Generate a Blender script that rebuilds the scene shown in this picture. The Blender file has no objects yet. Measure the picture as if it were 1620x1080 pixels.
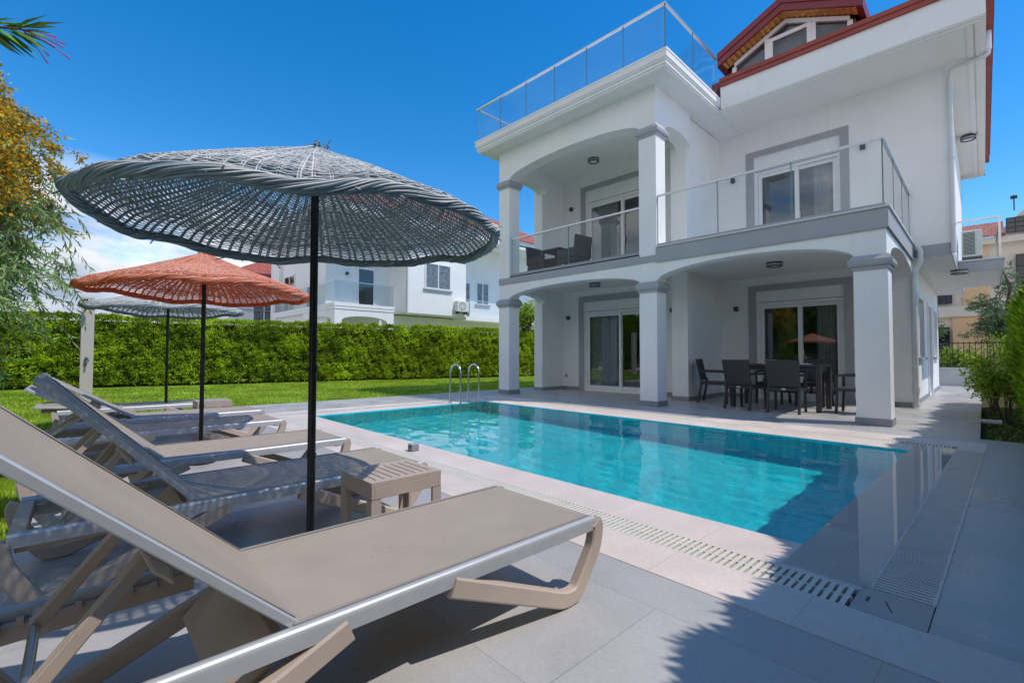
import bpy, bmesh, math, random
import numpy as np
from mathutils import Vector, Matrix

R = math.radians
sc = bpy.context.scene
COL = sc.collection

# ------------------------------------------------------------------ camera
cam_d = bpy.data.cameras.new("camera")
cam = bpy.data.objects.new("camera", cam_d)
COL.objects.link(cam)
cam_d.sensor_width = 36.0
cam_d.lens = 737.14 / 1620 * 36.0
cam_d.clip_start = 0.05
cam_d.clip_end = 2000
_r = Vector((0.70259811, 0.71158509, 0.00159931))
_u = Vector((0.01979445, -0.02179101, 0.99956657))
_f = Vector((-0.71131152, 0.70226193, 0.02939576))
m3 = Matrix((_r, _u, -_f)).transposed()
cam.matrix_world = Matrix.Translation((0, 0, 1.05)) @ m3.to_4x4()
sc.camera = cam

# ------------------------------------------------------------------ light, sky, exposure
SUN = Vector((0.55, 0.25, 1.0)).normalized()
SUN_EL = math.asin(SUN.z)
SUN_AZ = math.atan2(SUN.x, SUN.y)          # from +Y towards +X
world = bpy.data.worlds.new("World")
sc.world = world
world.use_nodes = True
wn, wl = world.node_tree.nodes, world.node_tree.links
wn.clear()
wout = wn.new("ShaderNodeOutputWorld")
wbg = wn.new("ShaderNodeBackground")
wbg.inputs["Strength"].default_value = 0.126
sky = wn.new("ShaderNodeTexSky")
sky.sky_type = 'NISHITA'
sky.sun_disc = False
sky.sun_elevation = SUN_EL
sky.sun_rotation = SUN_AZ
sky.altitude = 300
sky.air_density = 1.0
sky.dust_density = 0.2
sky.ozone_density = 2.5
hsv = wn.new("ShaderNodeHueSaturation")
hsv.inputs["Saturation"].default_value = 1.42
hsv.inputs["Value"].default_value = 1.0
wl.new(sky.outputs[0], hsv.inputs["Color"])
tc = wn.new("ShaderNodeTexCoord")
sep = wn.new("ShaderNodeSeparateXYZ")
wl.new(tc.outputs["Generated"], sep.inputs[0])
mp = wn.new("ShaderNodeMapping")
mp.inputs["Scale"].default_value = (3.2, 3.2, 9.0)
mp.inputs["Location"].default_value = (0.35, 0.1, 0.2)
wl.new(tc.outputs["Generated"], mp.inputs[0])
ns = wn.new("ShaderNodeTexNoise")
ns.inputs["Scale"].default_value = 1.0
ns.inputs["Detail"].default_value = 9.0
ns.inputs["Roughness"].default_value = 0.58
wl.new(mp.outputs[0], ns.inputs["Vector"])
cr = wn.new("ShaderNodeMapRange")
cr.inputs[1].default_value = 0.30
cr.inputs[2].default_value = 0.44
wl.new(ns.outputs[0], cr.inputs[0])
# a cloud bank that sits low in the west, thinning with height
el = wn.new("ShaderNodeMapRange")
el.inputs[1].default_value = 0.31
el.inputs[2].default_value = 0.23
wl.new(sep.outputs[2], el.inputs[0])
az = wn.new("ShaderNodeMapRange")
az.inputs[1].default_value = -0.80
az.inputs[2].default_value = -0.95
wl.new(sep.outputs[0], az.inputs[0])
mm = wn.new("ShaderNodeMath"); mm.operation = 'MULTIPLY'
wl.new(el.outputs[0], mm.inputs[0]); wl.new(az.outputs[0], mm.inputs[1])
mm2 = wn.new("ShaderNodeMath"); mm2.operation = 'MULTIPLY'
wl.new(mm.outputs[0], mm2.inputs[0]); wl.new(cr.outputs[0], mm2.inputs[1])
# broken white cloud added unseen behind the camera, fills the shaded villa front
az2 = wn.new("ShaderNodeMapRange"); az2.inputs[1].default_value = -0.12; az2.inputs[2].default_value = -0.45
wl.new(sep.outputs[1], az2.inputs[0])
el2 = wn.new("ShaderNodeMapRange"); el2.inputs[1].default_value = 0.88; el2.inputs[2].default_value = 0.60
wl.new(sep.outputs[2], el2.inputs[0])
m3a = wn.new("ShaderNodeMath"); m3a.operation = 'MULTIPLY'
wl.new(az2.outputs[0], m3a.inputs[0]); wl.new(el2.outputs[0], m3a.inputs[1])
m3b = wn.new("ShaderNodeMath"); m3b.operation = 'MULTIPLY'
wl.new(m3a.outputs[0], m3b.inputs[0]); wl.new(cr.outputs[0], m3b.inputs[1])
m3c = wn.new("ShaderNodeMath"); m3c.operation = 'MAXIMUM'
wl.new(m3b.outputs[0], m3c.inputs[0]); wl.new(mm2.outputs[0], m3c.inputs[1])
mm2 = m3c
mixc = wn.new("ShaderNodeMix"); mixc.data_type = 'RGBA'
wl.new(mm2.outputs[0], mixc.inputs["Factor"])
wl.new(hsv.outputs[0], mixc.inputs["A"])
cn = wn.new("ShaderNodeTexNoise"); cn.inputs["Scale"].default_value = 1.6; cn.inputs["Detail"].default_value = 7
wl.new(mp.outputs[0], cn.inputs["Vector"])
cm = wn.new("ShaderNodeMapRange"); cm.inputs[1].default_value = 0.36; cm.inputs[2].default_value = 0.62
wl.new(cn.outputs[0], cm.inputs[0])
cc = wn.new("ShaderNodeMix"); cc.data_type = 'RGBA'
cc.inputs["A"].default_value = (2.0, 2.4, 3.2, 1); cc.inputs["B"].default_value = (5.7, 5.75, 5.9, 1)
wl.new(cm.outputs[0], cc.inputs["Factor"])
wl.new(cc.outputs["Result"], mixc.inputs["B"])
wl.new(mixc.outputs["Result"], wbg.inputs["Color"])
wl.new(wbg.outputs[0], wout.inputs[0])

sun_d = bpy.data.lights.new("sun", 'SUN')
sun_d.energy = 2.05
sun_d.angle = R(0.53)
sun_d.color = (1.0, 0.93, 0.84)
sun = bpy.data.objects.new("sun", sun_d)
COL.objects.link(sun)
sun.rotation_euler = SUN.to_track_quat('Z', 'Y').to_euler()
sun.location = (12, 6, 30)

sc.view_settings.view_transform = 'Standard'
sc.view_settings.look = 'None'
sc.view_settings.exposure = 0.70
sc.view_settings.gamma = 1.0
sc.view_settings.use_curve_mapping = False
sc.render.engine = 'CYCLES'
sc.cycles.use_denoising = True
sc.cycles.max_bounces = 10
sc.cycles.diffuse_bounces = 7
sc.cycles.glossy_bounces = 4
sc.cycles.transmission_bounces = 4
sc.cycles.transparent_max_bounces = 24
sc.cycles.caustics_reflective = False
sc.cycles.caustics_refractive = True
sc.cycles.sample_clamp_indirect = 4.0

rng = np.random.default_rng(7)
random.seed(7)

# ------------------------------------------------------------------ frames
DROT = -0.0317                                  # the pool and its loungers are turned this much to the house
_c, _s = math.cos(DROT), math.sin(DROT)


def fr(x, y, z=0.0):                            # pool frame -> world
    return (_c * x - _s * y, _s * x + _c * y, z)


# ------------------------------------------------------------------ materials
MATS = {}


def newmat(name):
    m = bpy.data.materials.new(name)
    m.use_nodes = True
    m.node_tree.nodes.clear()
    return m, m.node_tree.nodes, m.node_tree.links


def pmat(name, col, rough=0.6, metal=0.0, var=0.08, scale=6.0, bump=0.0, bscale=60.0, spec=0.5, col2=None,
         island=0.0, coat=0.0, detail=4.0, wear=0.0, sss=0.0, trans=0.0):
    """principled surface whose colour wanders a little (noise), with optional fine bump and per-piece variation"""
    if name in MATS:
        return MATS[name]
    m, n, l = newmat(name)
    out = n.new("ShaderNodeOutputMaterial")
    b = n.new("ShaderNodeBsdfPrincipled")
    b.inputs["Roughness"].default_value = rough
    b.inputs["Metallic"].default_value = metal
    b.inputs["Specular IOR Level"].default_value = spec
    b.inputs["Coat Weight"].default_value = coat
    tcn = n.new("ShaderNodeTexCoord")
    nz = n.new("ShaderNodeTexNoise")
    nz.inputs["Scale"].default_value = scale
    nz.inputs["Detail"].default_value = detail
    l.new(tcn.outputs["Object"], nz.inputs["Vector"])
    mr = n.new("ShaderNodeMapRange")
    mr.inputs[1].default_value = 0.3
    mr.inputs[2].default_value = 0.7
    l.new(nz.outputs[0], mr.inputs[0])
    c1 = [max(0, c * (1 - var)) for c in col]
    c2 = [min(1, c * (1 + var)) for c in (col2 or col)]
    mx = n.new("ShaderNodeMix"); mx.data_type = 'RGBA'
    mx.inputs["A"].default_value = (*c1, 1)
    mx.inputs["B"].default_value = (*c2, 1)
    l.new(mr.outputs[0], mx.inputs["Factor"])
    last = mx.outputs["Result"]
    if wear:
        mpw = n.new("ShaderNodeMapping"); mpw.inputs["Scale"].default_value = (5.0, 5.0, 0.45)
        l.new(tcn.outputs["Object"], mpw.inputs[0])
        nw = n.new("ShaderNodeTexNoise"); nw.inputs["Scale"].default_value = 1.4; nw.inputs["Detail"].default_value = 7; nw.inputs["Roughness"].default_value = 0.7
        l.new(mpw.outputs[0], nw.inputs["Vector"])
        rw = n.new("ShaderNodeMapRange"); rw.inputs[1].default_value = 0.50; rw.inputs[2].default_value = 0.78
        rw.inputs[3].default_value = 1.0; rw.inputs[4].default_value = 1.0 - wear
        l.new(nw.outputs[0], rw.inputs[0])
        vs = n.new("ShaderNodeVectorMath"); vs.operation = 'SCALE'
        l.new(last, vs.inputs[0]); l.new(rw.outputs[0], vs.inputs["Scale"])
        last = vs.outputs[0]
    if island:
        g = n.new("ShaderNodeNewGeometry")
        hs = n.new("ShaderNodeHueSaturation")
        r1 = n.new("ShaderNodeMapRange")
        r1.inputs[3].default_value = 1 - island
        r1.inputs[4].default_value = 1 + island
        l.new(g.outputs["Random Per Island"], r1.inputs[0])
        l.new(r1.outputs[0], hs.inputs["Value"])
        r2 = n.new("ShaderNodeMapRange")
        r2.inputs[3].default_value = 0.5 - 0.03 * island
        r2.inputs[4].default_value = 0.5 + 0.03 * island
        l.new(g.outputs["Random Per Island"], r2.inputs[0])
        l.new(r2.outputs[0], hs.inputs["Hue"])
        l.new(last, hs.inputs["Color"])
        last = hs.outputs[0]
    l.new(last, b.inputs["Base Color"])
    if bump:
        n2 = n.new("ShaderNodeTexNoise")
        n2.inputs["Scale"].default_value = bscale
        n2.inputs["Detail"].default_value = 5
        l.new(tcn.outputs["Object"], n2.inputs["Vector"])
        bp = n.new("ShaderNodeBump")
        bp.inputs["Strength"].default_value = bump
        bp.inputs["Distance"].default_value = 0.01
        l.new(n2.outputs[0], bp.inputs["Height"])
        l.new(bp.outputs[0], b.inputs["Normal"])
    sh = b.outputs[0]
    if trans:
        t = n.new("ShaderNodeBsdfTranslucent")
        l.new(last, t.inputs["Color"])
        ms = n.new("ShaderNodeMixShader")
        ms.inputs[0].default_value = trans
        l.new(b.outputs[0], ms.inputs[1]); l.new(t.outputs[0], ms.inputs[2])
        sh = ms.outputs[0]
    l.new(sh, out.inputs[0])
    MATS[name] = m
    return m


WHITE = pmat("white_render", (0.84, 0.84, 0.84), 0.85, var=0.03, scale=1.3, bump=0.25, bscale=110, spec=0.2, wear=0.05)
SOFFIT = pmat("white_soffit", (0.85, 0.835, 0.81), 0.9, var=0.02, scale=1.0, bump=0.08, bscale=120, spec=0.2)
GREY = pmat("grey_trim_paint", (0.38, 0.395, 0.42), 0.8, var=0.05, scale=2.0, bump=0.2, bscale=110, spec=0.2, wear=0.05)
SKIRT = pmat("grey_skirting", (0.27, 0.28, 0.30), 0.55, var=0.08, scale=5)
PVC = pmat("white_pvc", (0.80, 0.81, 0.82), 0.38, var=0.04, scale=3)
PIPE = pmat("white_pipe", (0.64, 0.65, 0.66), 0.4, var=0.04, scale=4)
STEEL = pmat("brushed_steel", (0.62, 0.62, 0.62), 0.22, metal=1.0, var=0.05, scale=20)
RAILM = pmat("rail_aluminium", (0.55, 0.56, 0.58), 0.35, metal=0.9, var=0.05, scale=10)
LAMPB = pmat("dark_lamp_metal", (0.05, 0.05, 0.055), 0.45, var=0.1)
LAMPW = pmat("frosted_lamp_glass", (0.75, 0.75, 0.73), 0.35, var=0.03)
REDT = pmat("red_roof_trim", (0.30, 0.055, 0.04), 0.5, var=0.12, scale=3, bump=0.1, bscale=40)
REDF = pmat("maroon_fascia", (0.20, 0.028, 0.035), 0.45, var=0.12, scale=3)
PINE = pmat("pine_boards", (0.62, 0.30, 0.075), 0.5, var=0.2, scale=8, col2=(0.72, 0.40, 0.12))
TAUPE = pmat("taupe_plastic", (0.49, 0.40, 0.335), 0.5, var=0.09, scale=4, bump=0.05, bscale=200)
ALU = pmat("anodised_rail", (0.50, 0.51, 0.53), 0.40, metal=0.3, var=0.05, scale=15, bump=0.03, bscale=90)
BLACKM = pmat("black_pole_paint", (0.012, 0.013, 0.015), 0.35, var=0.3, scale=20, bump=0.15, bscale=60)
RATTAN = pmat("anthracite_rattan", (0.045, 0.042, 0.045), 0.55, var=0.15, scale=30, bump=0.5, bscale=160)
RATTANB = pmat("dark_balcony_rattan", (0.030, 0.032, 0.033), 0.6, var=0.2, scale=30, bump=0.5, bscale=160)
BARK = pmat("bark", (0.13, 0.10, 0.075), 0.9, var=0.35, scale=12, bump=0.8, bscale=30)
BEIGE = pmat("beige_render", (0.82, 0.54, 0.30), 0.85, var=0.05, scale=1.5, bump=0.1, bscale=60)
CREAM = pmat("cream_render", (0.80, 0.70, 0.58), 0.85, var=0.05, scale=1.5, bump=0.1, bscale=60)
DARKG = pmat("dark_interior_glass", (0.012, 0.015, 0.016), 0.06, var=0.1, spec=0.9)
IRON = pmat("black_iron", (0.02, 0.02, 0.025), 0.5, var=0.1)
ACW = pmat("air_con_casing", (0.70, 0.69, 0.65), 0.45, var=0.03)
STONEW = pmat("grey_wall_render", (0.58, 0.59, 0.60), 0.85, var=0.08, scale=2, bump=0.2, bscale=60)
BEIGEP = pmat("beige_post_paint", (0.56, 0.50, 0.45), 0.6, var=0.05, scale=3)


def tile_mat(name, col, w, h, mortar, rough, var=0.05, mcol=None, off=0.0, bump=0.15, loc=(0, 0, 0), spec=0.5, rvar=0.15):
    m, n, l = newmat(name)
    out = n.new("ShaderNodeOutputMaterial")
    b = n.new("ShaderNodeBsdfPrincipled")
    t = n.new("ShaderNodeTexCoord")
    mpn = n.new("ShaderNodeMapping")
    mpn.inputs["Location"].default_value = loc
    l.new(t.outputs["Object"], mpn.inputs[0])
    br = n.new("ShaderNodeTexBrick")
    br.offset = off
    br.inputs["Scale"].default_value = 1.0
    br.inputs["Brick Width"].default_value = w
    br.inputs["Row Height"].default_value = h
    br.inputs["Mortar Size"].default_value = mortar
    br.inputs["Mortar Smooth"].default_value = 0.1
    br.inputs["Color1"].default_value = (*[c * (1 - var) for c in col], 1)
    br.inputs["Color2"].default_value = (*[c * (1 + var) for c in col], 1)
    br.inputs["Mortar"].default_value = (*(mcol or [c * 0.55 for c in col]), 1)
    l.new(mpn.outputs[0], br.inputs["Vector"])
    nz = n.new("ShaderNodeTexNoise")
    nz.inputs["Scale"].default_value = 1.7
    nz.inputs["Detail"].default_value = 8
    nz.inputs["Roughness"].default_value = 0.65
    l.new(t.outputs["Object"], nz.inputs["Vector"])
    mr = n.new("ShaderNodeMapRange")
    mr.inputs[1].default_value = 0.25; mr.inputs[2].default_value = 0.75
    mr.inputs[3].default_value = 0.87; mr.inputs[4].default_value = 1.11
    l.new(nz.outputs[0], mr.inputs[0])
    nf = n.new("ShaderNodeTexNoise")
    nf.inputs["Scale"].default_value = 55
    nf.inputs["Detail"].default_value = 6
    l.new(t.outputs["Object"], nf.inputs["Vector"])
    mf = n.new("ShaderNodeMapRange")
    mf.inputs[1].default_value = 0.3; mf.inputs[2].default_value = 0.7
    mf.inputs[3].default_value = 0.94; mf.inputs[4].default_value = 1.06
    l.new(nf.outputs[0], mf.inputs[0])
    mul = n.new("ShaderNodeMath"); mul.operation = 'MULTIPLY'
    l.new(mr.outputs[0], mul.inputs[0]); l.new(mf.outputs[0], mul.inputs[1])
    vm = n.new("ShaderNodeVectorMath"); vm.operation = 'SCALE'
    l.new(br.outputs["Color"], vm.inputs[0]); l.new(mul.outputs[0], vm.inputs["Scale"])
    l.new(vm.outputs[0], b.inputs["Base Color"])
    rr = n.new("ShaderNodeMapRange")
    rr.inputs[1].default_value = 0.3; rr.inputs[2].default_value = 0.7
    rr.inputs[3].default_value = max(0.03, rough - rvar); rr.inputs[4].default_value = rough + rvar
    l.new(nz.outputs[0], rr.inputs[0])
    l.new(rr.outputs[0], b.inputs["Roughness"])
    b.inputs["Specular IOR Level"].default_value = spec
    if bump:
        bp = n.new("ShaderNodeBump")
        bp.inputs["Strength"].default_value = bump
        bp.inputs["Distance"].default_value = 0.004
        l.new(nf.outputs[0], bp.inputs["Height"])
        l.new(bp.outputs[0], b.inputs["Normal"])
    l.new(b.outputs[0], out.inputs[0])
    MATS[name] = m
    return m


DECK = tile_mat("grey_porcelain_deck", (0.455, 0.448, 0.442), 1.41, 0.705, 0.0025, 0.36, var=0.065, loc=(0.33, 0.34, 0), off=0.5,
                mcol=(0.33, 0.33, 0.335))
COPING = tile_mat("pink_travertine_coping", (0.71, 0.605, 0.545), 0.62, 2.0, 0.003, 0.5, var=0.025, loc=(0, 0.41, 0), mcol=(0.58, 0.51, 0.47))
POOLT = tile_mat("turquoise_pool_mosaic", (0.010, 0.70, 0.80), 0.05, 0.05, 0.003, 0.4, var=0.10, mcol=(0.03, 0.62, 0.70), bump=0)


def schlick(n, l, f0, normal=None):
    """two-sided Fresnel reflectance for thin sheets"""
    lw = n.new("ShaderNodeLayerWeight"); lw.inputs["Blend"].default_value = 0.5
    if normal: l.new(normal, lw.inputs["Normal"])
    pw = n.new("ShaderNodeMath"); pw.operation = 'POWER'; pw.inputs[1].default_value = 5
    l.new(lw.outputs["Facing"], pw.inputs[0])
    ma = n.new("ShaderNodeMath"); ma.operation = 'MULTIPLY_ADD'; ma.inputs[1].default_value = 1 - f0; ma.inputs[2].default_value = f0
    ma.use_clamp = True
    l.new(pw.outputs[0], ma.inputs[0])
    return ma.outputs[0]


def glass_mat(name, tint, fac=1.0, ior=1.5):
    m, n, l = newmat(name)
    out = n.new("ShaderNodeOutputMaterial")
    tr = n.new("ShaderNodeBsdfTransparent")
    tr.inputs[0].default_value = (*tint, 1)
    gl = n.new("ShaderNodeBsdfGlossy")
    gl.inputs["Roughness"].default_value = 0.015
    fz = schlick(n, l, ((ior - 1) / (ior + 1)) ** 2)
    mu = n.new("ShaderNodeMath"); mu.operation = 'MULTIPLY'
    mu.inputs[1].default_value = fac
    mu.use_clamp = True
    l.new(fz, mu.inputs[0])
    ms = n.new("ShaderNodeMixShader")
    l.new(mu.outputs[0], ms.inputs[0])
    l.new(tr.outputs[0], ms.inputs[1]); l.new(gl.outputs[0], ms.inputs[2])
    l.new(ms.outputs[0], out.inputs[0])
    MATS[name] = m
    return m


RGLASS = glass_mat("railing_glass", (0.93, 0.965, 0.96), 0.8)
EDGEG = pmat("glass_edge", (0.10, 0.20, 0.20), 0.15, var=0.1)
WGLASS = glass_mat("window_glass", (0.62, 0.66, 0.66), 4.2)


def water_mat():
    m, n, l = newmat("pool_water")
    out = n.new("ShaderNodeOutputMaterial")
    b = n.new("ShaderNodeBsdfPrincipled")
    b.inputs["Base Color"].default_value = (0.86, 0.99, 1.0, 1)
    b.inputs["Roughness"].default_value = 0.0
    b.inputs["IOR"].default_value = 1.33
    b.inputs["Transmission Weight"].default_value = 1.0
    l.new(b.outputs[0], out.inputs[0])
    return m


WATER = water_mat()
FILM = glass_mat("overflow_water_film", (0.82, 0.86, 0.88), 1.0, 1.33)


def mesh_seat_mat():
    m, n, l = newmat("taupe_sling_mesh")
    out = n.new("ShaderNodeOutputMaterial")
    b = n.new("ShaderNodeBsdfPrincipled")
    t = n.new("ShaderNodeTexCoord")
    w1 = n.new("ShaderNodeTexWave"); w1.bands_direction = 'X'; w1.inputs["Scale"].default_value = 95
    w2 = n.new("ShaderNodeTexWave"); w2.bands_direction = 'Y'; w2.inputs["Scale"].default_value = 95
    l.new(t.outputs["Object"], w1.inputs[0]); l.new(t.outputs["Object"], w2.inputs[0])
    mu = n.new("ShaderNodeMath"); mu.operation = 'MULTIPLY'
    l.new(w1.outputs["Fac"], mu.inputs[0]); l.new(w2.outputs["Fac"], mu.inputs[1])
    nz = n.new("ShaderNodeTexNoise"); nz.inputs["Scale"].default_value = 5; nz.inputs["Detail"].default_value = 6
    l.new(t.outputs["Object"], nz.inputs["Vector"])
    mx = n.new("ShaderNodeMix"); mx.data_type = 'RGBA'
    mx.inputs["A"].default_value = (0.325, 0.275, 0.228, 1)
    mx.inputs["B"].default_value = (0.440, 0.375, 0.315, 1)
    av = n.new("ShaderNodeMath"); av.operation = 'MULTIPLY_ADD'
    av.inputs[1].default_value = 0.5
    l.new(mu.outputs[0], av.inputs[0]); l.new(nz.outputs[0], av.inputs[2])
    l.new(av.outputs[0], mx.inputs["Factor"])
    vo = n.new("ShaderNodeTexVoronoi"); vo.inputs["Scale"].default_value = 7.0
    l.new(t.outputs["Object"], vo.inputs["Vector"])
    sp = n.new("ShaderNodeMapRange"); sp.inputs[1].default_value = 0.018; sp.inputs[2].default_value = 0.030
    sp.inputs[3].default_value = 0.45; sp.inputs[4].default_value = 1.0
    l.new(vo.outputs["Distance"], sp.inputs[0])
    vs = n.new("ShaderNodeVectorMath"); vs.operation = 'SCALE'
    l.new(mx.outputs["Result"], vs.inputs[0]); l.new(sp.outputs[0], vs.inputs["Scale"])
    l.new(vs.outputs[0], b.inputs["Base Color"])
    b.inputs["Roughness"].default_value = 0.6
    b.inputs["Specular IOR Level"].default_value = 0.25
    bp = n.new("ShaderNodeBump"); bp.inputs["Strength"].default_value = 0.25; bp.inputs["Distance"].default_value = 0.002
    l.new(mu.outputs[0], bp.inputs["Height"]); l.new(bp.outputs[0], b.inputs["Normal"])
    l.new(b.outputs[0], out.inputs[0])
    return m


SLING = mesh_seat_mat()
HEM = pmat("taupe_hem", (0.30, 0.262, 0.230), 0.7, var=0.08, scale=40)


def wicker_mat(name, top, under, isl):
    """painted willow: the weathered upper side is bleached, the protected underside keeps its paint"""
    m, n, l = newmat(name)
    out = n.new("ShaderNodeOutputMaterial")
    b = n.new("ShaderNodeBsdfPrincipled")
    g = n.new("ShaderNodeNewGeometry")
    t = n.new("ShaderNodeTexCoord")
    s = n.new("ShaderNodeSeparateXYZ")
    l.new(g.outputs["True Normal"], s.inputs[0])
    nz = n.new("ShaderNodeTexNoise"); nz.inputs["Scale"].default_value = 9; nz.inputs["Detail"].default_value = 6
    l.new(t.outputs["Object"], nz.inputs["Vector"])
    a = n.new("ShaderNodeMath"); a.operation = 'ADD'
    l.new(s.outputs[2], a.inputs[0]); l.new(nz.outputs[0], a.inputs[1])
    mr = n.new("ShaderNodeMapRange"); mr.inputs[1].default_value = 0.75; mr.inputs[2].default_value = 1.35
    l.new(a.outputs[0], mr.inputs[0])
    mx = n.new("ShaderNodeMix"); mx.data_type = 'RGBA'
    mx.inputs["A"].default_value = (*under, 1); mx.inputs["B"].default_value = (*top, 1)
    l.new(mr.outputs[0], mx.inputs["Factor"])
    hs = n.new("ShaderNodeHueSaturation")
    r1 = n.new("ShaderNodeMapRange"); r1.inputs[3].default_value = 1 - isl; r1.inputs[4].default_value = 1 + isl
    l.new(g.outputs["Random Per Island"], r1.inputs[0]); l.new(r1.outputs[0], hs.inputs["Value"])
    l.new(mx.outputs["Result"], hs.inputs["Color"])
    l.new(hs.outputs[0], b.inputs["Base Color"])
    b.inputs["Roughness"].default_value = 0.55
    l.new(b.outputs[0], out.inputs[0])
    return m


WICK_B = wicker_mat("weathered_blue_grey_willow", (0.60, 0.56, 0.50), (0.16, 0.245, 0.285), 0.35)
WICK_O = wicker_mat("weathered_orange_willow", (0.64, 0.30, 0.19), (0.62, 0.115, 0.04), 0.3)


def roof_tile_mat():
    m, n, l = newmat("red_roof_tiles")
    out = n.new("ShaderNodeOutputMaterial")
    b = n.new("ShaderNodeBsdfPrincipled")
    t = n.new("ShaderNodeTexCoord")
    br = n.new("ShaderNodeTexBrick")
    br.inputs["Scale"].default_value = 1.0; br.inputs["Brick Width"].default_value = 0.22; br.inputs["Row Height"].default_value = 0.3
    br.inputs["Mortar Size"].default_value = 0.02
    br.inputs["Color1"].default_value = (0.36, 0.085, 0.05, 1); br.inputs["Color2"].default_value = (0.48, 0.14, 0.08, 1)
    br.inputs["Mortar"].default_value = (0.2, 0.05, 0.03, 1)
    l.new(t.outputs["Object"], br.inputs["Vector"])
    w = n.new("ShaderNodeTexWave"); w.inputs["Scale"].default_value = 1.4; w.bands_direction = 'Y'
    l.new(t.outputs["Object"], w.inputs[0])
    bp = n.new("ShaderNodeBump"); bp.inputs["Strength"].default_value = 0.7; bp.inputs["Distance"].default_value = 0.05
    l.new(w.outputs["Fac"], bp.inputs["Height"])
    l.new(bp.outputs[0], b.inputs["Normal"])
    l.new(br.outputs["Color"], b.inputs["Base Color"])
    b.inputs["Roughness"].default_value = 0.7
    l.new(b.outputs[0], out.inputs[0])
    return m


TILES = roof_tile_mat()
LEAF_H = pmat("hedge_leaf", (0.25, 0.385, 0.018), 0.55, var=0.5, scale=1.3, island=0.45, col2=(0.38, 0.49, 0.02), trans=0.25, spec=0.25)
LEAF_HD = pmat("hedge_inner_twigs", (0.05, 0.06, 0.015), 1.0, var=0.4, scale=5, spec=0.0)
LEAF_C = pmat("conifer_leaf", (0.17, 0.33, 0.015), 0.6, var=0.3, scale=3, island=0.4, col2=(0.26, 0.42, 0.02), trans=0.42, spec=0.2)
LEAF_W = pmat("wattle_leaf", (0.20, 0.33, 0.09), 0.5, var=0.3, scale=2, island=0.45, col2=(0.30, 0.42, 0.14), trans=0.3, spec=0.35)
FLOWER = pmat("wattle_blossom", (0.66, 0.37, 0.03), 0.7, var=0.2, scale=5, island=0.35, trans=0.3, spec=0.1)
LEAF_O = pmat("oleander_leaf", (0.14, 0.30, 0.04), 0.4, var=0.25, scale=6, island=0.3, trans=0.2)
BUD = pmat("oleander_bud", (0.50, 0.06, 0.16), 0.5, var=0.2)
LEAF_S = pmat("shrub_leaf", (0.30, 0.48, 0.035), 0.5, var=0.3, scale=4, island=0.4, col2=(0.42, 0.56, 0.06), trans=0.42)
LEAF_P = pmat("blue_green_needles", (0.13, 0.20, 0.11), 0.65, var=0.3, scale=3, island=0.45, col2=(0.18, 0.26, 0.12), trans=0.15, spec=0.2)
GRASSM = pmat("lawn_blade", (0.27, 0.43, 0.025), 0.6, var=0.3, scale=0.9, island=0.5, col2=(0.42, 0.52, 0.06), trans=0.3, spec=0.2)
LAWN = pmat("lawn_soil_and_thatch", (0.15, 0.24, 0.018), 0.95, var=0.3, scale=2.0, col2=(0.18, 0.28, 0.02), bump=0.8, bscale=40, spec=0.1)
SOIL = pmat("dark_planting_soil", (0.045, 0.035, 0.022), 0.95, var=0.4, scale=9, bump=1.0, bscale=22, spec=0.1, col2=(0.07, 0.065, 0.02))
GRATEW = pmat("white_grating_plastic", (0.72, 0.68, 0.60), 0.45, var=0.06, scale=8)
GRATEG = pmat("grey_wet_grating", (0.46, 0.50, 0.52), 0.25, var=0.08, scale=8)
CHANNEL = pmat("dark_channel", (0.075, 0.08, 0.08), 0.8, var=0.3)
CURT = pmat("grey_curtain", (0.55, 0.56, 0.57), 0.9, var=0.12, scale=9)


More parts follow.
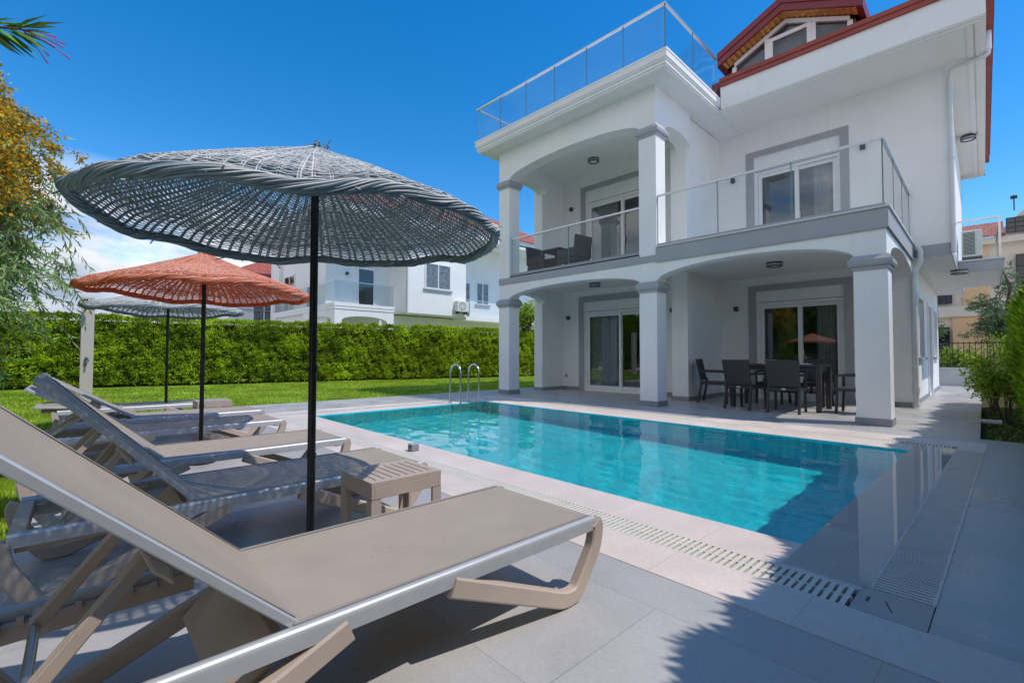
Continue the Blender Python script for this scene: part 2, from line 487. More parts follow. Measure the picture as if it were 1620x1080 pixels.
# ------------------------------------------------------------------ mesh helper
class MB:
    """collects boxes, strips and tubes, then links them as ONE mesh object"""

    def __init__(self):
        self.v, self.f = [], []

    def quad(self, a, b, c, d):
        i = len(self.v); self.v += [tuple(a), tuple(b), tuple(c), tuple(d)]; self.f.append((i, i + 1, i + 2, i + 3)); return self

    def box(self, x0, x1, y0, y1, z0, z1):
        if x0 > x1: x0, x1 = x1, x0
        if y0 > y1: y0, y1 = y1, y0
        if z0 > z1: z0, z1 = z1, z0
        i = len(self.v)
        self.v += [(x0, y0, z0), (x1, y0, z0), (x1, y1, z0), (x0, y1, z0), (x0, y0, z1), (x1, y0, z1), (x1, y1, z1), (x0, y1, z1)]
        self.f += [(i + 3, i + 2, i + 1, i), (i + 4, i + 5, i + 6, i + 7), (i, i + 1, i + 5, i + 4), (i + 1, i + 2, i + 6, i + 5),
                   (i + 2, i + 3, i + 7, i + 6), (i + 3, i, i + 4, i + 7)]
        return self

    def sweep(self, path, prof, up=(0, 0, 1), closed=False):
        """sweep a closed 2D profile (side, up) along a 3D path with mitred corners"""
        P = [Vector(p) for p in path]
        n, k = len(P), len(prof)
        i0 = len(self.v)
        upv = Vector(up)
        for i, p in enumerate(P):
            if closed:
                d1 = (p - P[i - 1]).normalized(); d2 = (P[(i + 1) % n] - p).normalized()
            else:
                d1 = (p - P[i - 1]).normalized() if i else (P[1] - p).normalized()
                d2 = (P[i + 1] - p).normalized() if i < n - 1 else d1
            t = (d1 + d2)
            t = t.normalized() if t.length > 1e-6 else d1
            side = t.cross(upv)
            side = side.normalized() if side.length > 1e-6 else Vector((1, 0, 0))
            uu = side.cross(t).normalized()
            cs = max(0.35, d1.dot(t))
            # stretch across the mitre in the plane of the bend
            bend = (d2 - d1)
            for (a, b) in prof:
                off = side * a + uu * b
                if bend.length > 1e-5:
                    bn = bend.normalized()
                    off = off + bn * off.dot(bn) * (1 / cs - 1)
                self.v.append(tuple(p + off))
        for i in range(n if closed else n - 1):
            j = (i + 1) % n
            for q in range(k):
                w = (q + 1) % k
                self.f.append((i0 + i * k + q, i0 + i * k + w, i0 + j * k + w, i0 + j * k + q))
        if not closed:
            self.f.append(tuple(i0 + q for q in range(k))[::-1])
            self.f.append(tuple(i0 + (n - 1) * k + q for q in range(k)))
        return self

    def tube(self, path, r, n=8, up=(0, 0, 1), radii=None):
        P = [Vector(p) for p in path]
        i0 = len(self.v)
        nr = None
        for i, p in enumerate(P):
            if i == 0: t = P[1] - p
            elif i == len(P) - 1: t = p - P[i - 1]
            else: t = (P[i + 1] - p).normalized() + (p - P[i - 1]).normalized()
            t.normalize()
            if nr is None:
                a = Vector(up) if abs(t.dot(Vector(up))) < 0.9 else Vector((1, 0, 0))
                nr = t.cross(a).normalized()
            else:
                nr = (nr - t * nr.dot(t)).normalized()
            b = t.cross(nr)
            rr = radii[i] if radii else r
            for q in range(n):
                an = 2 * math.pi * q / n
                self.v.append(tuple(p + (nr * math.cos(an) + b * math.sin(an)) * rr))
        for i in range(len(P) - 1):
            for q in range(n):
                w = (q + 1) % n
                self.f.append((i0 + i * n + q, i0 + i * n + w, i0 + (i + 1) * n + w, i0 + (i + 1) * n + q))
        self.f.append(tuple(i0 + q for q in range(n))[::-1])
        self.f.append(tuple(i0 + (len(P) - 1) * n + q for q in range(n)))
        return self

    def cyl(self, x, y, z0, z1, r, n=20, r1=None):
        return self.tube([(x, y, z0), (x, y, z1)], r, n, radii=[r, r1 or r])

    def prism(self, poly, fn, a0, a1):
        """poly of 2D points; fn(p, a) -> 3D; extruded from a0 to a1"""
        i = len(self.v); n = len(poly)
        self.v += [fn(p, a0) for p in poly] + [fn(p, a1) for p in poly]
        self.f.append(tuple(range(i, i + n)))
        self.f.append(tuple(range(i + 2 * n - 1, i + n - 1, -1)))
        for q in range(n):
            w = (q + 1) % n
            self.f.append((i + w, i + q, i + n + q, i + n + w))
        return self

    def arch(self, u0, u1, zs, zc, zt, a0, a1, axis='x', n=28):
        """beam between u0 and u1 with an elliptical arch cut from below; axis: the direction of u"""
        F = (lambda u, a, z: (u, a, z)) if axis == 'x' else (lambda u, a, z: (a, u, z))
        us = [u0 + (u1 - u0) * (0.5 - 0.5 * math.cos(math.pi * i / n)) for i in range(n + 1)]
        mid, half = (u0 + u1) / 2, (u1 - u0) / 2
        zb = [zs + (zc - zs) * math.sqrt(max(0, 1 - ((u - mid) / half) ** 2)) for u in us]
        for i in range(n):
            p, q = us[i], us[i + 1]
            self.quad(F(p, a0, zb[i]), F(q, a0, zb[i + 1]), F(q, a0, zt), F(p, a0, zt))
            self.quad(F(q, a1, zb[i + 1]), F(p, a1, zb[i]), F(p, a1, zt), F(q, a1, zt))
            self.quad(F(p, a1, zb[i]), F(q, a1, zb[i + 1]), F(q, a0, zb[i + 1]), F(p, a0, zb[i]))
            self.quad(F(p, a0, zt), F(q, a0, zt), F(q, a1, zt), F(p, a1, zt))
        return self

    def wall(self, u0, u1, z0, z1, a0, a1, holes, axis='x'):
        """wall slab with rectangular openings; a0 is the seen face, a1 the back"""
        F = (lambda u, a, z: (u, a, z)) if axis == 'x' else (lambda u, a, z: (a, u, z))
        us = sorted({u0, u1, *[h[0] for h in holes], *[h[1] for h in holes]})
        zs = sorted({z0, z1, *[h[2] for h in holes], *[h[3] for h in holes]})
        for i in range(len(us) - 1):
            for j in range(len(zs) - 1):
                cu, cz = (us[i] + us[i + 1]) / 2, (zs[j] + zs[j + 1]) / 2
                if any(h[0] < cu < h[1] and h[2] < cz < h[3] for h in holes): continue
                for a in (a0, a1):
                    self.quad(F(us[i], a, zs[j]), F(us[i + 1], a, zs[j]), F(us[i + 1], a, zs[j + 1]), F(us[i], a, zs[j + 1]))
        for (p, q, lo, hi) in [(u0, u1, z0, z1)] + list(holes):
            self.quad(F(p, a0, lo), F(q, a0, lo), F(q, a1, lo), F(p, a1, lo))
            self.quad(F(p, a0, hi), F(q, a0, hi), F(q, a1, hi), F(p, a1, hi))
            self.quad(F(p, a0, lo), F(p, a0, hi), F(p, a1, hi), F(p, a1, lo))
            self.quad(F(q, a0, lo), F(q, a0, hi), F(q, a1, hi), F(q, a1, lo))
        return self

    def build(self, name, m, parent=None, org=(0, 0, 0), smooth=False, bevel=0.0, seg=2, local=False):
        me = bpy.data.meshes.new(name)
        v = self.v if local else [(x - org[0], y - org[1], z - org[2]) for x, y, z in self.v]
        me.from_pydata(v, [], self.f)
        me.materials.append(m)
        bm = bmesh.new(); bm.from_mesh(me)
        bmesh.ops.recalc_face_normals(bm, faces=bm.faces)
        bm.to_mesh(me); bm.free()
        o = bpy.data.objects.new(name, me)
        COL.objects.link(o)
        if parent: o.parent = parent
        if smooth:
            for p in me.polygons: p.use_smooth = True
            me.set_sharp_from_angle(angle=R(40))
        if bevel:
            b = o.modifiers.new("bevel", 'BEVEL'); b.width = bevel; b.segments = seg; b.limit_method = 'ANGLE'; b.angle_limit = R(40)
        return o


def cards(name, Pn, D, N, L, W, m, parent=None, org=(0, 0, 0), fold=0.0, kind='leaf'):
    """many small leaf faces: base points Pn, directions D, normals N, lengths L, widths W"""
    n = len(Pn)
    D = D / (np.linalg.norm(D, axis=1, keepdims=True) + 1e-9)
    S = np.cross(D, N); S /= (np.linalg.norm(S, axis=1, keepdims=True) + 1e-9)
    U = np.cross(S, D)
    L = np.broadcast_to(np.asarray(L, float), (n,))[:, None]; W = np.broadcast_to(np.asarray(W, float), (n,))[:, None]
    Pn = Pn - np.array(org)
    a = Pn; b = Pn + D * L * 0.45 + S * W * 0.5 + U * L * fold; c = Pn + D * L; d = Pn + D * L * 0.45 - S * W * 0.5 + U * L * fold
    V = np.stack([a, b, c, d], 1).reshape(-1, 3)
    me = bpy.data.meshes.new(name)
    me.vertices.add(4 * n); me.vertices.foreach_set("co", V.astype(np.float32).ravel())
    me.loops.add(4 * n); me.loops.foreach_set("vertex_index", np.arange(4 * n, dtype=np.int32))
    me.polygons.add(n); me.polygons.foreach_set("loop_start", np.arange(0, 4 * n, 4, dtype=np.int32))
    me.polygons.foreach_set("loop_total", np.full(n, 4, dtype=np.int32))
    me.update(calc_edges=True)
    me.materials.append(m)
    o = bpy.data.objects.new(name, me); COL.objects.link(o)
    if parent: o.parent = parent
    return o


def unit(n):
    v = rng.normal(size=(n, 3)); return v / np.linalg.norm(v, axis=1, keepdims=True)


def thing(name, label, cat, loc=(0, 0, 0), rz=0.0, group=None):
    o = bpy.data.objects.new(name, None); COL.objects.link(o)
    o.empty_display_size = 0.2
    o.location = loc; o.rotation_euler = (0, 0, rz)
    o["label"] = label; o["category"] = cat
    if group: o["group"] = group
    return o


def tag(o, label, cat, group=None):
    o["label"] = label; o["category"] = cat
    if group: o["group"] = group
    return o


def struct(o, kind='structure'):
    o["kind"] = kind; return o


def copy_tree(o, parent=None):
    c = o.copy(); COL.objects.link(c)
    if parent: c.parent = parent
    for ch in list(o.children): copy_tree(ch, c)
    return c


def dup(src, loc, rz, label, group=None):
    c = copy_tree(src); c.location = loc; c.rotation_euler = (0, 0, rz); c["label"] = label
    if group: c["group"] = group
    return c


def plabel(o, text):
    o["label"] = text; return o


# ================================================================== SETTING
# lawn sheet with a hole for the pool basin
def ring_sheet(mb, outer, inner, z):
    (ox0, ox1, oy0, oy1), (ix0, ix1, iy0, iy1) = outer, inner
    for (a, b, c, d) in ((ox0, ox1, oy0, iy0), (ox0, ox1, iy1, oy1), (ox0, ix0, iy0, iy1), (ix1, ox1, iy0, iy1)):
        mb.quad((a, c, z), (b, c, z), (b, d, z), (a, d, z))
    return mb


def poolobj(mb, name, m, **k):
    o = mb.build(name, m, local=True, **k)
    o.rotation_euler = (0, 0, DROT)
    return o


PX0, PX1, PY0, PY1 = -8.22, -0.82, 2.97, 6.78          # water rectangle, pool frame
g = ring_sheet(MB(), (-900, 900, -900, 900), (PX0 - 0.4, PX1 + 0.2, PY0 - 0.2, PY1 + 0.2), -0.11)
struct(poolobj(g, "ground", pmat("pale_earth", (0.52, 0.47, 0.41), 0.95, var=0.15, scale=0.6, bump=0.4, bscale=20, spec=0.1)))
g = MB()
for (a, b, c, e) in ((-23, -10.7, -6, 24), (-10.7, -2.3, -5, -0.2)):
    g.quad((a, c, -0.024), (b, c, -0.024), (b, e, -0.024), (a, e, -0.024))
struct(poolobj(g, "lawn", LAWN))

# paving: everything in the pool frame except the coping rectangle
CX0, CX1, CY0, CY1 = -9.15, -0.245, 2.05, 7.95
d = MB()
Z = 0.0
for (a, b, c, e) in ((-10.78, CX0, -0.27, 24.0), (CX0, CX1, -0.27, CY0 + 0.06), (CX0, CX1, CY1 - 0.06, 8.36), (CX1, 3.2, -0.27, 8.36), (-2.45, 3.2, -3.0, -0.27), (CX0, CX0 + 0.06, CY0 + 0.06, CY1 - 0.06)):
    d.quad((a, c, Z), (b, c, Z), (b, e, Z), (a, e, Z))
d.quad((CX0, 8.36, Z), (-0.32, 8.36, Z), (-0.835, 24.0, Z), (CX0, 24.0, Z))
# thickness of the slab edge where it meets lawn and bed
for (p, q) in (((-10.78, -0.27), (-2.45, -0.27)), ((-10.78, -0.27), (-10.78, 24)), ((-0.32, 8.36), (-0.835, 24.0)), ((-0.32, 8.36), (3.2, 8.36))):
    d.quad((*p, Z), (*q, Z), (*q, -0.2), (*p, -0.2))
struct(poolobj(d, "deck_paving", DECK))

cp = MB()
GW0, GW1 = 2.375, 2.585                                 # near grating, y
FW0, FW1 = 7.24, 7.44                                   # far grating
GX0, GX1 = -0.47, -0.245                                # right grating, x
LW0, LW1 = -8.80, -8.62                                 # left grating
zc = 0.003
for (a, b, c, e) in ((CX0, 1.6, CY0, GW0), (GX0, GX1, FW0 - 0.05, FW1), (LW1, GX0, GW1, PY0), (LW1, PX0, PY0, PY1), (PX1, GX0, PY0, PY1),
                     (LW1, GX0, PY1, FW0), (CX0, CX1, FW1, CY1), (CX0, LW0, GW0, FW1)):
    cp.quad((a, c, zc), (b, c, zc), (b, e, zc), (a, e, zc))
cp.quad((CX0, CY0, -0.01), (1.6, CY0, -0.01), (1.6, CY0, zc), (CX0, CY0, zc))
cp.quad((CX1, CY0 + 0.325, -0.01), (1.6, CY0 + 0.325, -0.01), (1.6, CY0 + 0.325, zc), (CX1, CY0 + 0.325, zc))
cp.quad((CX0, CY0, -0.01), (CX0, CY1, -0.01), (CX0, CY1, zc), (CX0, CY0, zc))
struct(poolobj(cp, "pool_coping", COPING))

ch = MB()
for (a, b, c, e) in ((LW0, GX0 - 0.01, GW0, GW1), (LW0, GX0, FW0, FW1), (GX0, GX1, GW1, FW0 - 0.05), (LW0, LW1, GW1, FW0)):
    ch.quad((a, c, -0.06), (b, c, -0.06), (b, e, -0.06), (a, e, -0.06))
    for (p, q) in (((a, c), (b, c)), ((b, c), (b, e)), ((b, e), (a, e)), ((a, e), (a, c))):
        ch.quad((*p, -0.06), (*q, -0.06), (*q, 0.003), (*p, 0.003))
struct(poolobj(ch, "overflow_channel", CHANNEL))

bs = MB()
zb = -1.35
bs.quad((PX0, PY0, zb), (PX1, PY0, zb), (PX1, PY1, zb), (PX0, PY1, zb))
for (p, q) in (((PX0, PY0), (PX1, PY0)), ((PX1, PY0), (PX1, PY1)), ((PX1, PY1), (PX0, PY1)), ((PX0, PY1), (PX0, PY0))):
    bs.quad((*p, zb), (*q, zb), (*q, 0.003), (*p, 0.003))
basin = struct(poolobj(bs, "pool_basin", POOLT))
w = MB()
nx_, ny_ = 300, 156
gx, gy = np.meshgrid(np.linspace(PX0, PX1, nx_), np.linspace(PY0, PY1, ny_), indexing='ij')
hz = np.zeros_like(gx)
rw_ = np.random.default_rng(11)
for lam, amp, k in ((1.6, 0.0016, 5), (0.8, 0.0014, 7), (0.42, 0.0009, 10), (0.22, 0.0004, 10)):
    for _ in range(k):
        th_ = rw_.normal(1.0, 0.8); kk = 2 * np.pi / (lam * rw_.uniform(0.75, 1.3))
        hz += amp / math.sqrt(k) * np.sin(kk * (gx * math.cos(th_) + gy * math.sin(th_)) + rw_.uniform(0, 6.28))
w.v = np.stack([gx, gy, -0.012 + hz], -1).reshape(-1, 3).tolist()
w.f = [(i * ny_ + j, (i + 1) * ny_ + j, (i + 1) * ny_ + j + 1, i * ny_ + j + 1) for i in range(nx_ - 1) for j in range(ny_ - 1)]
wo = struct(poolobj(w, "pool_water", WATER, smooth=True))
if wo.data.polygons[0].normal.z < 0: wo.data.flip_normals()
wo.cycles.is_caustics_caster = True
basin.cycles.is_caustics_receiver = True
sun_d.cycles.is_caustics_light = True
w = MB()
w.quad((PX1, GW1 + 0.03, 0.008), (GX0, GW1 + 0.03, 0.008), (GX0, FW0, 0.008), (PX1, FW0, 0.008))
struct(poolobj(w, "overflow_water", FILM))


# gratings: rows of bars over the channel
def grating(name, label, x0, x1, y0, y1, along, pitch, wid, m, rows=1, rail=0.012):
    t = thing(name, label, "drain grating", fr((x0 + x1) / 2, (y0 + y1) / 2, 0), DROT, "overflow gratings round the pool")
    cx, cy = (x0 + x1) / 2, (y0 + y1) / 2
    b = MB()
    if along == 'x':
        n = int((x1 - x0) / pitch)
        hh = (y1 - y0) / rows
        for i in range(n):
            u = x0 + (i + 0.5) * pitch - cx
            for r in range(rows):
                b.box(u - wid / 2, u + wid / 2, y0 - cy + r * hh + 0.006, y0 - cy + (r + 1) * hh - 0.006, -0.02, 0.003)
        rl = MB()
        for r in range(rows + 1):
            yy = y0 - cy + r * hh
            rl.box(x0 - cx, x1 - cx, yy - rail / 2 + (rail / 2 if r == 0 else 0), yy + rail / 2 - (rail / 2 if r == rows else 0), -0.022, 0.0035)
    else:
        n = int((y1 - y0) / pitch)
        for i in range(n):
            u = y0 + (i + 0.5) * pitch - cy
            b.box(x0 - cx + 0.006, x1 - cx - 0.006, u - wid / 2, u + wid / 2, -0.02, 0.003)
        rl = MB()
        for xx in (x0 - cx, x1 - cx - rail):
            rl.box(xx, xx + rail, y0 - cy, y1 - cy, -0.022, 0.0035)
    b.build("bars", m, t, local=True)
    rl.build("edge_rails", m, t, local=True)


grating("drain_grating", "long white two row grating between the loungers and the pool", LW0, -0.50, GW0, GW1, 'x', 0.034, 0.021, GRATEW, rows=2)
grating("drain_grating", "narrow white grating on the far side of the pool in front of the terrace", LW0, GX0 - 0.01, FW0, FW1, 'x', 0.034, 0.02, GRATEW)
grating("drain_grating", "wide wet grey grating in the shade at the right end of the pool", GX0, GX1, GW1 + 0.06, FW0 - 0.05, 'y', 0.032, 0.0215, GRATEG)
grating("drain_grating", "narrow white grating at the left end of the pool behind the ladder", LW0, LW1, GW1, FW0, 'y', 0.034, 0.02, GRATEW)
t = thing("drain_cover", "smooth grey cover panel with a finger slot at the corner between two gratings", "drain cover", fr(-0.36, 2.51, 0), DROT)
b = MB().box(-0.135, 0.113, -0.135, 0.13, -0.02, 0.0045)
b.build("panel", pmat("grey_cover_panel", (0.33, 0.35, 0.36), 0.35, var=0.06), t, local=True, bevel=0.002)
s = MB().box(-0.098, -0.088, -0.025, 0.03, 0.0044, 0.0055)
s.build("finger_slot", CHANNEL, t, local=True)
s = MB(); s.prism([(-0.04, 0.03), (-0.034, 0.03), (0.0, -0.06), (-0.006, -0.06)], lambda p, a: (p[0], p[1], a), 0.0044, 0.0054)
s.build("scratch", CHANNEL, t, local=True)

# planting bed at the right of the path
sl = MB()
sl.quad((-0.075, 8.3, -0.08), (4, 8.2, -0.08), (4, 22, -0.08), (-0.09, 22, -0.08))
so = sl.build("planting_bed", SOIL); struct(so)


# ================================================================== VILLA
villa = thing("villa", "white two storey villa with arched balconies and red roof trim behind the pool", "house", (-5.2, 12.4, 0))
VO = (-5.2, 12.4, 0)
XL, XM, XR = -9.45, -5.10, -0.98
YB = 8.82


def vp(mb, name, m, parent=None, **k):
    return mb.build(name, m, parent or villa, VO, **k)


# ---- walls
lw_door = (-8.46, -6.08, 0.03, 2.635)
rw_door = (-3.96, -2.15, 0.03, 2.635)
lu_door = (-8.38, -6.08, 3.27, 5.985)
ru_door = (-3.955, -2.17, 3.27, 5.985)
w = MB()
w.wall(-9.45, -5.19, 0, 3.0, 11.4, 11.62, [lw_door])
w.wall(-9.45, -5.19, 3.2, 6.5, 11.4, 11.62, [lu_door])
w.wall(-4.80, -1.03, 0, 3.02, 12.45, 12.67, [rw_door])
w.wall(-4.80, -0.41, 3.02, 6.74, 12.40, 12.67, [ru_door])
w.box(-9.57, -9.25, 10.4, 11.4, 0, 3.0)                      # pilaster at the left end
w.box(-9.57, -9.25, 10.4, 11.4, 3.2, 6.5)
w.box(-5.19, -4.80, 10.45, 12.45, 0, 3.0)                    # return between the two door walls
w.box(-5.19, -4.80, 10.45, 12.45, 3.2, 6.66)
w.wall(12.67, 20.6, 0, 3.02, -1.03, -1.25, [(13.72, 14.95, 1.02, 2.36), (16.3, 17.3, 0.02, 2.36), (18.2, 19.4, 1.02, 2.36)], axis='y')
w.wall(12.67, 20.6, 3.02, 6.74, -0.41, -0.63, [], axis='y')
w.box(-9.45, -9.25, 11.62, 20.6, 0, 6.5)
w.wall(-9.45, -1.03, 0, 3.02, 20.6, 20.4, []); w.wall(-9.45, -0.41, 3.02, 6.74, 20.6, 20.4, [])
vp(w, "wall", WHITE)
# dark rooms behind the openings
rm = MB()
for (x0, x1, y, z0, z1) in ((-9.2, -5.3, 11.7, 0.0, 2.95), (-9.2, -5.3, 11.7, 3.2, 6.4), (-4.7, -1.3, 12.75, 0.0, 2.95), (-4.7, -0.7, 12.75, 3.2, 6.6)):
    rm.quad((x0, y + 3, z0), (x1, y + 3, z0), (x1, y + 3, z1), (x0, y + 3, z1))
    rm.quad((x0, y, z0), (x1, y, z0), (x1, y + 3, z0), (x0, y + 3, z0))
    rm.quad((x0, y, z1), (x1, y, z1), (x1, y + 3, z1), (x0, y + 3, z1))
    rm.quad((x0, y, z0), (x0, y + 3, z0), (x0, y + 3, z1), (x0, y, z1))
    rm.quad((x1, y, z0), (x1, y + 3, z0), (x1, y + 3, z1), (x1, y, z1))
vp(rm, "interior", pmat("dim_room_walls", (0.45, 0.43, 0.41), 0.9, var=0.1))
sk = MB()
sk.box(-9.585, -9.235, 10.385, 10.399, 0, 0.10); sk.box(-9.249, -9.235, 10.4, 11.385, 0, 0.10)
sk.box(-9.235, -8.66, 11.385, 11.399, 0, 0.10); sk.box(-5.9, -5.19, 11.385, 11.399, 0, 0.10)
sk.box(-5.205, -4.785, 10.435, 10.449, 0, 0.10); sk.box(-4.799, -4.785, 10.45, 12.435, 0, 0.10); sk.box(-5.205, -5.191, 10.45, 11.385, 0, 0.10)
sk.box(-4.785, -4.14, 12.435, 12.449, 0, 0.10); sk.box(-2.0, -1.015, 12.435, 12.449, 0, 0.10)
sk.box(-1.029, -1.015, 12.45, 16.25, 0, 0.10); sk.box(-1.029, -1.015, 17.35, 20.6, 0, 0.10)
for i in range(0, len(sk.v), 8):
    one = MB(); one.v = sk.v[i:i + 8]; one.f = [tuple(q_ - i for q_ in f_) for f_ in sk.f[i // 8 * 6:i // 8 * 6 + 6]]
    vp(one, "skirting", SKIRT)


# ---- columns
def column(x0, x1, z0, zc0, zc1, base, label=None):
    y0, y1 = YB, YB + 0.40
    c = MB().box(x0, x1, y0, y1, z0, zc0 + 0.01)
    o = vp(c, "column", WHITE, bevel=0.006)
    k = MB()
    h = zc1 - zc0
    def ring(d0, d1, a, b):
        i = len(k.v)
        for (dd, zz) in ((d0, a), (d1, b)):
            k.v += [(x0 - dd, y0 - dd, zz), (x1 + dd, y0 - dd, zz), (x1 + dd, y1 + dd, zz), (x0 - dd, y1 + dd, zz)]
        k.f.extend([(i + q, i + (q + 1) % 4, i + 4 + (q + 1) % 4, i + 4 + q) for q in range(4)])
        k.f.append((i + 3, i + 2, i + 1, i)); k.f.append((i + 4, i + 5, i + 6, i + 7))
    ring(0.022, 0.028, zc0, zc0 + 0.24 * h)
    ring(0.045, 0.062, zc0 + 0.24 * h, zc0 + 0.40 * h)
    ring(0.062, 0.062, zc0 + 0.40 * h, zc0 + 0.66 * h)
    ring(0.062, 0.012, zc0 + 0.66 * h, zc1)
    k.build("capital", GREY, o, VO)
    if base:
        s = MB().box(x0 - 0.014, x1 + 0.014, y0 - 0.014, y1 + 0.014, z0, z0 + 0.11)
        s.build("base_skirting", SKIRT, o, VO)
    return o


for (a, b) in ((XL, XL + 0.40), (XM, XM + 0.40), (XR - 0.42, XR)):
    column(a, b, 0, 2.36, 2.58, True)
column(XL, XL + 0.40, 3.12, 5.64, 5.86, False)
column(XM, XM + 0.40, 3.12, 5.64, 5.86, False)

# ---- balcony: arched beams, slab, fascia band
ab = MB()
ab.arch(XL + 0.40, XM, 2.575, 2.82, 2.98, YB + 0.012, YB + 0.30)
ab.arch(XM + 0.40, XR - 0.42, 2.575, 2.87, 2.98, YB + 0.012, YB + 0.30)
for x in (XL, XM, XR - 0.41): ab.box(x - 0.008 if x > -2 else x + 0.002, x + 0.398, YB + 0.010, YB + 0.398, 2.578, 2.98)
ab.arch(YB + 0.40, 12.45, 2.575, 2.90, 2.98, XR - 0.012, XR - 0.30, axis='y')
ab.arch(YB + 0.40, 10.40, 2.575, 2.80, 2.98, XL + 0.012, XL + 0.30, axis='y')
vp(ab, "arched_beam", WHITE)
sb = MB()
sb.box(XL + 0.02, XR - 0.03, YB + 0.03, 12.45, 2.985, 3.19)
vp(sb, "balcony_slab", SOFFIT)
bd = MB()
bd.box(XL - 0.006, XM + 0.03, YB - 0.006, YB + 0.14, 2.982, 3.155); bd.box(XL + 0.14, XM, YB + 0.03, YB + 0.13, 3.155, 3.215)
bd.box(XM + 0.40, XR + 0.02, YB - 0.018, YB + 0.12, 2.98, 3.27)
bd.box(XM + 0.39, XM + 0.40, YB - 0.016, YB + 0.12, 2.981, 3.25)
bd.box(XM - 0.0, XM + 0.39, YB - 0.004, YB + 0.05, 2.981, 3.118)
bd.box(XR - 0.12, XR + 0.019, YB + 0.12, 12.39, 2.981, 3.27)
bd.box(XL - 0.006, XL + 0.12, YB + 0.14, 10.4, 2.983, 3.155)
vp(bd, "fascia_band", GREY)
cpg = MB()
cpg.box(XM + 0.40, XR + 0.045, YB - 0.043, YB + 0.13, 3.271, 3.30)
cpg.box(XR - 0.13, XR + 0.044, YB + 0.13, 12.39, 3.271, 3.30)
vp(cpg, "parapet_coping", pmat("pale_coping", (0.62, 0.63, 0.64), 0.7, var=0.04))
ln = MB(); ln.box(XR + 0.019, XR + 0.028, YB - 0.018, 12.38, 2.965, 2.985); ln.box(XM + 0.4, XR + 0.02, YB - 0.026, YB - 0.018, 2.966, 2.984)
vp(ln, "drip_moulding", GREY)


def ceiling_light(x, y, z):
    m = MB().cyl(x, y, z - 0.035, z - 0.001, 0.15, 28)
    o = vp(m, "ceiling_light", LAMPB, smooth=True)
    q = MB().cyl(x, y, z - 0.075, z - 0.035, 0.125, 28, r1=0.135); q.build("diffuser", LAMPW, o, VO, smooth=True)
    q = MB()
    for i in range(28):
        a0, a1 = 2 * math.pi * i / 28, 2 * math.pi * (i + 1) / 28
        for (r0, r1, z0, z1) in ((0.118, 0.15, z - 0.09, z - 0.068),):
            pts = [(x + r0 * math.cos(a0), y + r0 * math.sin(a0)), (x + r1 * math.cos(a0), y + r1 * math.sin(a0)), (x + r1 * math.cos(a1), y + r1 * math.sin(a1)), (x + r0 * math.cos(a1), y + r0 * math.sin(a1))]
            q.quad(*[(*p, z0) for p in pts]); q.quad(*[(*p, z1) for p in pts])
            q.quad((*pts[1], z0), (*pts[2], z0), (*pts[2], z1), (*pts[1], z1)); q.quad((*pts[0], z0), (*pts[3], z0), (*pts[3], z1), (*pts[0], z1))
    q.build("rim", LAMPB, o, VO)


for (x, y, z) in ((-7.32, 10.35, 2.985), (-3.03, 10.66, 2.985), (-7.52, 10.6, 6.5), (-0.36, 14.77, 3.015), (-0.18, 16.7, 6.70)):
    ceiling_light(x, y, z)


def wall_light(x, y, z):
    m = MB().box(x - 0.045, x + 0.045, y - 0.09, y - 0.001, z - 0.055, z + 0.055)
    vp(m, "wall_light", LAMPB, bevel=0.006)


for (x, y, z) in ((-9.03, 11.4, 2.205), (-5.63, 11.4, 2.215), (-4.43, 12.45, 2.235), (-8.90, 11.4, 5.56), (-5.56, 11.4, 5.62), (-4.45, 12.4, 5.53), (-1.756, 12.4, 5.56)):
    wall_light(x, y, z)
for (x, y, z) in ((-9.13, 11.4, 0.42), (-5.55, 11.4, 0.45)):
    vp(MB().box(x - 0.04, x + 0.04, y - 0.03, y - 0.001, z - 0.045, z + 0.045), "socket", pmat("grey_socket", (0.35, 0.36, 0.37), 0.5), bevel=0.004)
vp(MB().box(-5.62, -5.36, 11.3, 11.399, 3.38, 3.72), "meter_cover", pmat("grey_socket", (0.35, 0.36, 0.37), 0.5), bevel=0.004)


